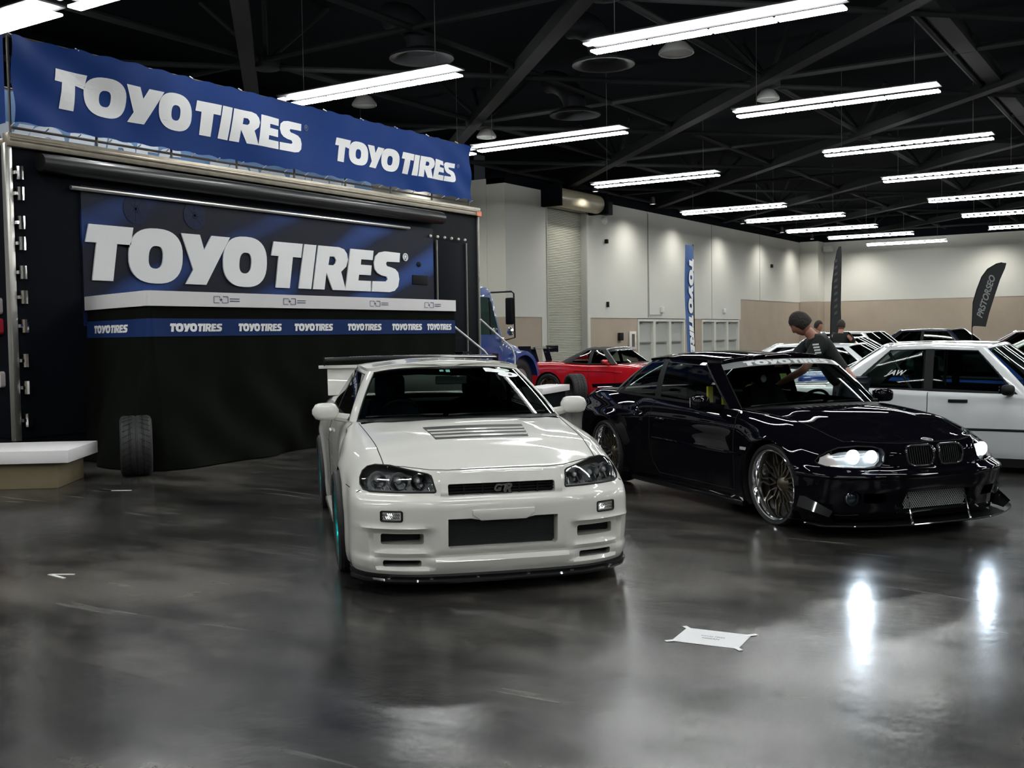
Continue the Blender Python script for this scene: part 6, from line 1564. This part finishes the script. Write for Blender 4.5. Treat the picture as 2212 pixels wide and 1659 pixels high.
# ================================================================ PEOPLE
M_SKIN = mat('skin', (.42, .20, .14), .5); M_HAIR = mat('dark_hair', (.018, .012, .009), .7, bump=(50, .6))
def skinned(name, nodes, edges, m, parent, sub=2, root=0):
    me = bpy.data.meshes.new(name); me.from_pydata([n[0] for n in nodes], edges, []); o = bpy.data.objects.new(name, me); COL.objects.link(o); o.parent = parent
    md = o.modifiers.new('skin', 'SKIN'); md.use_smooth_shade = True
    for i, n in enumerate(nodes):
        r = n[1]; me.skin_vertices[0].data[i].radius = r if isinstance(r, tuple) else (r, r); me.skin_vertices[0].data[i].use_root = (i == root)
    s = o.modifiers.new('sub', 'SUBSURF'); s.levels = sub; s.render_levels = sub
    me.materials.append(m); return o
def person(label, loc, rz, J, shirt, pants, hair=M_HAIR, skin=M_SKIN, head_dir=(1, 0, 0), skip_hair=False):
    """J: joints in local metres. person faces +x."""
    root = empty('person', loc, rz, label, 'person')
    V = {k: Vector(v) for k, v in J.items()}
    def L(a, b, t): return V[a].lerp(V[b], t)
    nodes = []; edges = []
    def add(p, r): nodes.append((tuple(p), r)); return len(nodes) - 1
    P = add(V['pelvis'], (.14, .12)); A = add(L('pelvis', 'chest', .5), (.125, .105)); Cc = add(V['chest'], (.14, .11)); N0 = add(L('chest', 'neck', .75), (.085, .07)); N = add(V['neck'], .055); H = add(V['neck'].lerp(V['head'], .55), .058)
    edges += [(P, A), (A, Cc), (Cc, N0), (N0, N), (N, H)]
    hand_roots = []
    for s in 'LR':
        S1 = add(V['sh' + s], .062); e1 = add(L('sh' + s, 'el' + s, .5), .05); E_ = add(V['el' + s], .042); e2 = add(L('el' + s, 'wr' + s, .4), .04); W_ = add(V['wr' + s], .027)
        d = (V['wr' + s] - V['el' + s]).normalized(); Q = add(V['wr' + s] + d * .05, (.038, .018)); Q2 = add(V['wr' + s] + d * .085, (.040, .016))
        edges += [(Cc, S1), (S1, e1), (e1, E_), (E_, e2), (e2, W_), (W_, Q), (Q, Q2)]
        hand_roots.append((V['wr' + s] + d * .085, d))
        T1 = add(V['hip' + s], .095); t1 = add(L('hip' + s, 'kn' + s, .5), .08); K = add(V['kn' + s], .058); k1 = add(L('kn' + s, 'an' + s, .35), .055); An = add(V['an' + s], .04); Ft = add(V['an' + s] + Vector((.12, 0, -.05)), (.045, .03))
        edges += [(P, T1), (T1, t1), (t1, K), (K, k1), (k1, An), (An, Ft)]
        up = Vector((0, 0, 1)); sd = d.cross(up); sd = sd.normalized() if sd.length > .1 else Vector((0, 1, 0)); dn = sd.cross(d).normalized()
        for i, (o_, ln) in enumerate(((-.030, .07), (-.010, .08), (.010, .075), (.029, .06))):
            b = V['wr' + s] + d * .085 + sd * o_; m1 = add(b, .010); m2 = add(b + d * ln * .5 - dn * .01, .009); m3 = add(b + d * ln * .9 - dn * .035, .008); edges += [(Q2, m1), (m1, m2), (m2, m3)]
        tb = add(V['wr' + s] + d * .04 + sd * .04 * (1 if s == 'L' else -1), .012); tb2 = add(V['wr' + s] + d * .075 + sd * .062 * (1 if s == 'L' else -1) - dn * .01, .010); edges += [(Q, tb), (tb, tb2)]
    body = skinned('body', nodes, edges, skin, root, 2, P)
    # head as a shaped lump on the neck
    hd = Vector(head_dir).normalized(); upv = (V['head'] - V['neck']).normalized(); sidev = upv.cross(hd).normalized(); hd = sidev.cross(upv).normalized()
    M = Matrix([[hd.x, sidev.x, upv.x, V['head'].x], [hd.y, sidev.y, upv.y, V['head'].y], [hd.z, sidev.z, upv.z, V['head'].z], [0, 0, 0, 1]])
    mb = MB(); vs = []; fs = []; n, m = 24, 18
    for i in range(m + 1):
        t = PI * i / m
        for k_ in range(n):
            a = 2 * PI * k_ / n; x, y, z = math.sin(t) * math.cos(a), math.sin(t) * math.sin(a), math.cos(t)
            X, Y, Z = .102 * x, .080 * y, .124 * z
            if z < 0: X = X * (1 - .25 * -z) + .018 * -z; Y *= 1 + .30 * z
            f_ = max(0, x)
            X += .022 * f_ * math.exp(-((z + .12) / .14) ** 2 - (y / .16) ** 2)          # nose
            X -= .010 * f_ * math.exp(-((z - .10) / .10) ** 2 - ((abs(y) - .38) / .16) ** 2)   # eye sockets
            X += .006 * f_ * math.exp(-((z - .26) / .08) ** 2 - (y / .5) ** 2)           # brow
            X += .008 * f_ * math.exp(-((z + .50) / .07) ** 2 - (y / .25) ** 2)          # lips
            X += .010 * f_ * math.exp(-((z + .85) / .15) ** 2 - (y / .3) ** 2)
            vs.append(M @ Vector((X, Y, Z)))
    for i in range(m):
        for k_ in range(n): l = (k_ + 1) % n; fs.append((i * n + k_, (i + 1) * n + k_, (i + 1) * n + l, i * n + l))
    mb.add(vs, fs)
    h = mb.build('head', skin, root, ang=2)
    for s in (1, -1):
        MB().ell(tuple(M @ Vector((.078, s * .030, .010))), (.010, .012, .008)).build('eye', mat('eye_dark', (.05, .04, .035), .2), h)
        mb = MB(); mb.ell((0, 0, 0), (.018, .007, .030), M=None); q = [M @ (Vector(v_) + Vector((-.005, s * .078, -.005))) for v_ in mb.v]; MB().add(q, mb.f).build('ear', skin, h)
    mb = MB(); mb.beam(M @ Vector((.082, -.022, -.058)), M @ Vector((.082, .022, -.058)), .006, .006); mb.build('mouth', mat('lips', (.25, .09, .07), .5), h)
    # hair cap
    vs = []; fs = []; 
    for i in range(13):
        t = PI * .62 * i / 12
        for k_ in range(n):
            a = 2 * PI * k_ / n; x, y, z = math.sin(t) * math.cos(a), math.sin(t) * math.sin(a), math.cos(t)
            lim = .46 if x > .55 else .0
            zz = max(z, lim) if x > .4 else z
            r_ = 1.07 + .012 * math.sin(a * 7 + t * 9)
            if z < lim and x > .4: r_ = .98
            vs.append(M @ Vector((.102 * x * r_, .080 * y * r_ * 1.02, .124 * zz * r_ + .004)))
    for i in range(12):
        for k_ in range(n): l = (k_ + 1) % n; fs.append((i * n + k_, (i + 1) * n + k_, (i + 1) * n + l, i * n + l))
    MB().add(vs, fs).build('hair', hair, root, ang=2)
    # clothes
    nd = []; ed = []
    def ad(p, r): nd.append((tuple(p), r)); return len(nd) - 1
    a0 = ad(V['pelvis'] + Vector((0, 0, -.02)), (.175, .145)); a1 = ad(L('pelvis', 'chest', .5), (.160, .130)); a2 = ad(V['chest'], (.185, .140)); a3 = ad(L('chest', 'neck', .55), (.135, .110)); a4 = ad(L('chest', 'neck', .88), (.085, .080)); ed += [(a0, a1), (a1, a2), (a2, a3), (a3, a4)]
    for s in 'LR': b0 = ad(V['sh' + s], .085); b1 = ad(L('sh' + s, 'el' + s, .45), .078); b2 = ad(L('sh' + s, 'el' + s, .75), .072); ed += [(a2, b0), (b0, b1), (b1, b2)]
    skinned('t_shirt', nd, ed, shirt, root, 2, 0)
    nd = []; ed = []; a0 = ad(V['pelvis'], (.165, .14))
    for s in 'LR':
        b0 = ad(V['hip' + s], .115); b1 = ad(L('hip' + s, 'kn' + s, .5), .10); b2 = ad(V['kn' + s], .085); b3 = ad(L('kn' + s, 'an' + s, .5), .078); b4 = ad(L('kn' + s, 'an' + s, .95), .07); ed += [(a0, b0), (b0, b1), (b1, b2), (b2, b3), (b3, b4)]
    skinned('trousers', nd, ed, pants, root, 1, 0)
    for s in 'LR':
        c = V['an' + s]; MB().ell((c.x + .06, c.y, .05), (.15, .052, .05)).build('shoe', M_BLACKP, root)
    return root, M
def stand(**k):
    J = dict(pelvis=(0, 0, .95), chest=(0, 0, 1.28), neck=(0, 0, 1.47), head=(.02, 0, 1.60), shL=(0, .17, 1.39), shR=(0, -.17, 1.39), elL=(0, .25, 1.12), elR=(0, -.25, 1.12), wrL=(.10, .24, .88), wrR=(.10, -.24, .88),
             hipL=(0, .09, .90), hipR=(0, -.09, .90), knL=(.02, .10, .50), knR=(.02, -.10, .50), anL=(0, .11, .09), anR=(0, -.11, .09)); J.update(k); return J
M_TEE = mat('black_cotton', (.006, .008, .009), .85); M_JEAN = mat('dark_denim', (.02, .025, .04), .85)
# the man leaning over the far side of the black coupe: local +x points to the car
J = stand(pelvis=(.0, .0, .97), chest=(.24, .0, 1.29), neck=(.36, .03, 1.475), head=(.445, .05, 1.572), shL=(.27, .20, 1.39), shR=(.29, -.18, 1.40), elL=(.44, .26, 1.12), elR=(.55, -.20, 1.17), wrL=(.66, .20, .99), wrR=(.80, -.12, 1.05),
          hipL=(-.04, .10, .92), hipR=(-.04, -.10, .92), knL=(.02, .12, .50), knR=(.06, -.11, .50), anL=(-.06, .12, .09), anR=(0, -.11, .09))
man, MH = person('man in a black t-shirt leaning over the far side of the black coupe, looking down', (-2.985, 10.72, 0), math.radians(205), J, M_TEE, M_JEAN, head_dir=(.75, -.1, -.65))
def shirt_print(parent, c, r, up, m, s=1.0):
    mb = MB(); c = Vector(c); r = Vector(r).normalized(); up = Vector(up).normalized()
    for k_ in range(4): mb.beam(c + r * -.03 * s + up * (k_ * .028 - .05), c + r * .03 * s + up * (k_ * .028 - .045), .016, .002, up=tuple(r.cross(up)))
    return mb.build('shirt_print', m, parent)
cl = empty('cleaning_cloth', (0, 0, 0), 0, 'pale yellow-green cloth in the leaning man\'s hand, seen through the black coupe\'s windscreen', 'cloth')
shirt_print(man, (.33, .315, 1.33), (-.8, .1, .0), (.3, 0, 1), mat('sticker_white', (.80, .82, .82), .4))
wr = Matrix.Translation((-2.985, 10.72, 0)) @ Matrix.Rotation(math.radians(205), 4, 'Z') @ Vector((.88, -.12, .985))
mb = MB(); rows = []
for i in range(9):
    rows.append([wr + Vector(((i - 4) * .022 + .008 * math.sin(j * 2), (j - 4) * .02, -.015 - .012 * ((i - 4) ** 2 + (j - 4) ** 2) / 8 + .008 * math.sin(i * 2.1 + j * 1.7))) for j in range(9)])
q = mb.grid(rows).build('cloth_sheet', mat('cloth_yellow', (.45, .55, .14), .8), cl, fixn=False); q.modifiers.new('s', 'SOLIDIFY').thickness = .006
person('person in dark top with side-turned face, standing by the thin black flag', (-7.35, 24.1, 0), math.radians(-30), stand(), mat('grey_cotton', (.10, .10, .12), .85), M_JEAN, head_dir=(1, .2, -.1))
man3, _ = person('person with dark hair seen from behind, in a black top over the white sports car', (-6.72, 23.7, 0), math.radians(80), stand(elR=(.1, -.32, 1.15), wrR=(.25, -.36, 1.12), elL=(.05, .28, 1.14)), M_TEE, M_JEAN)
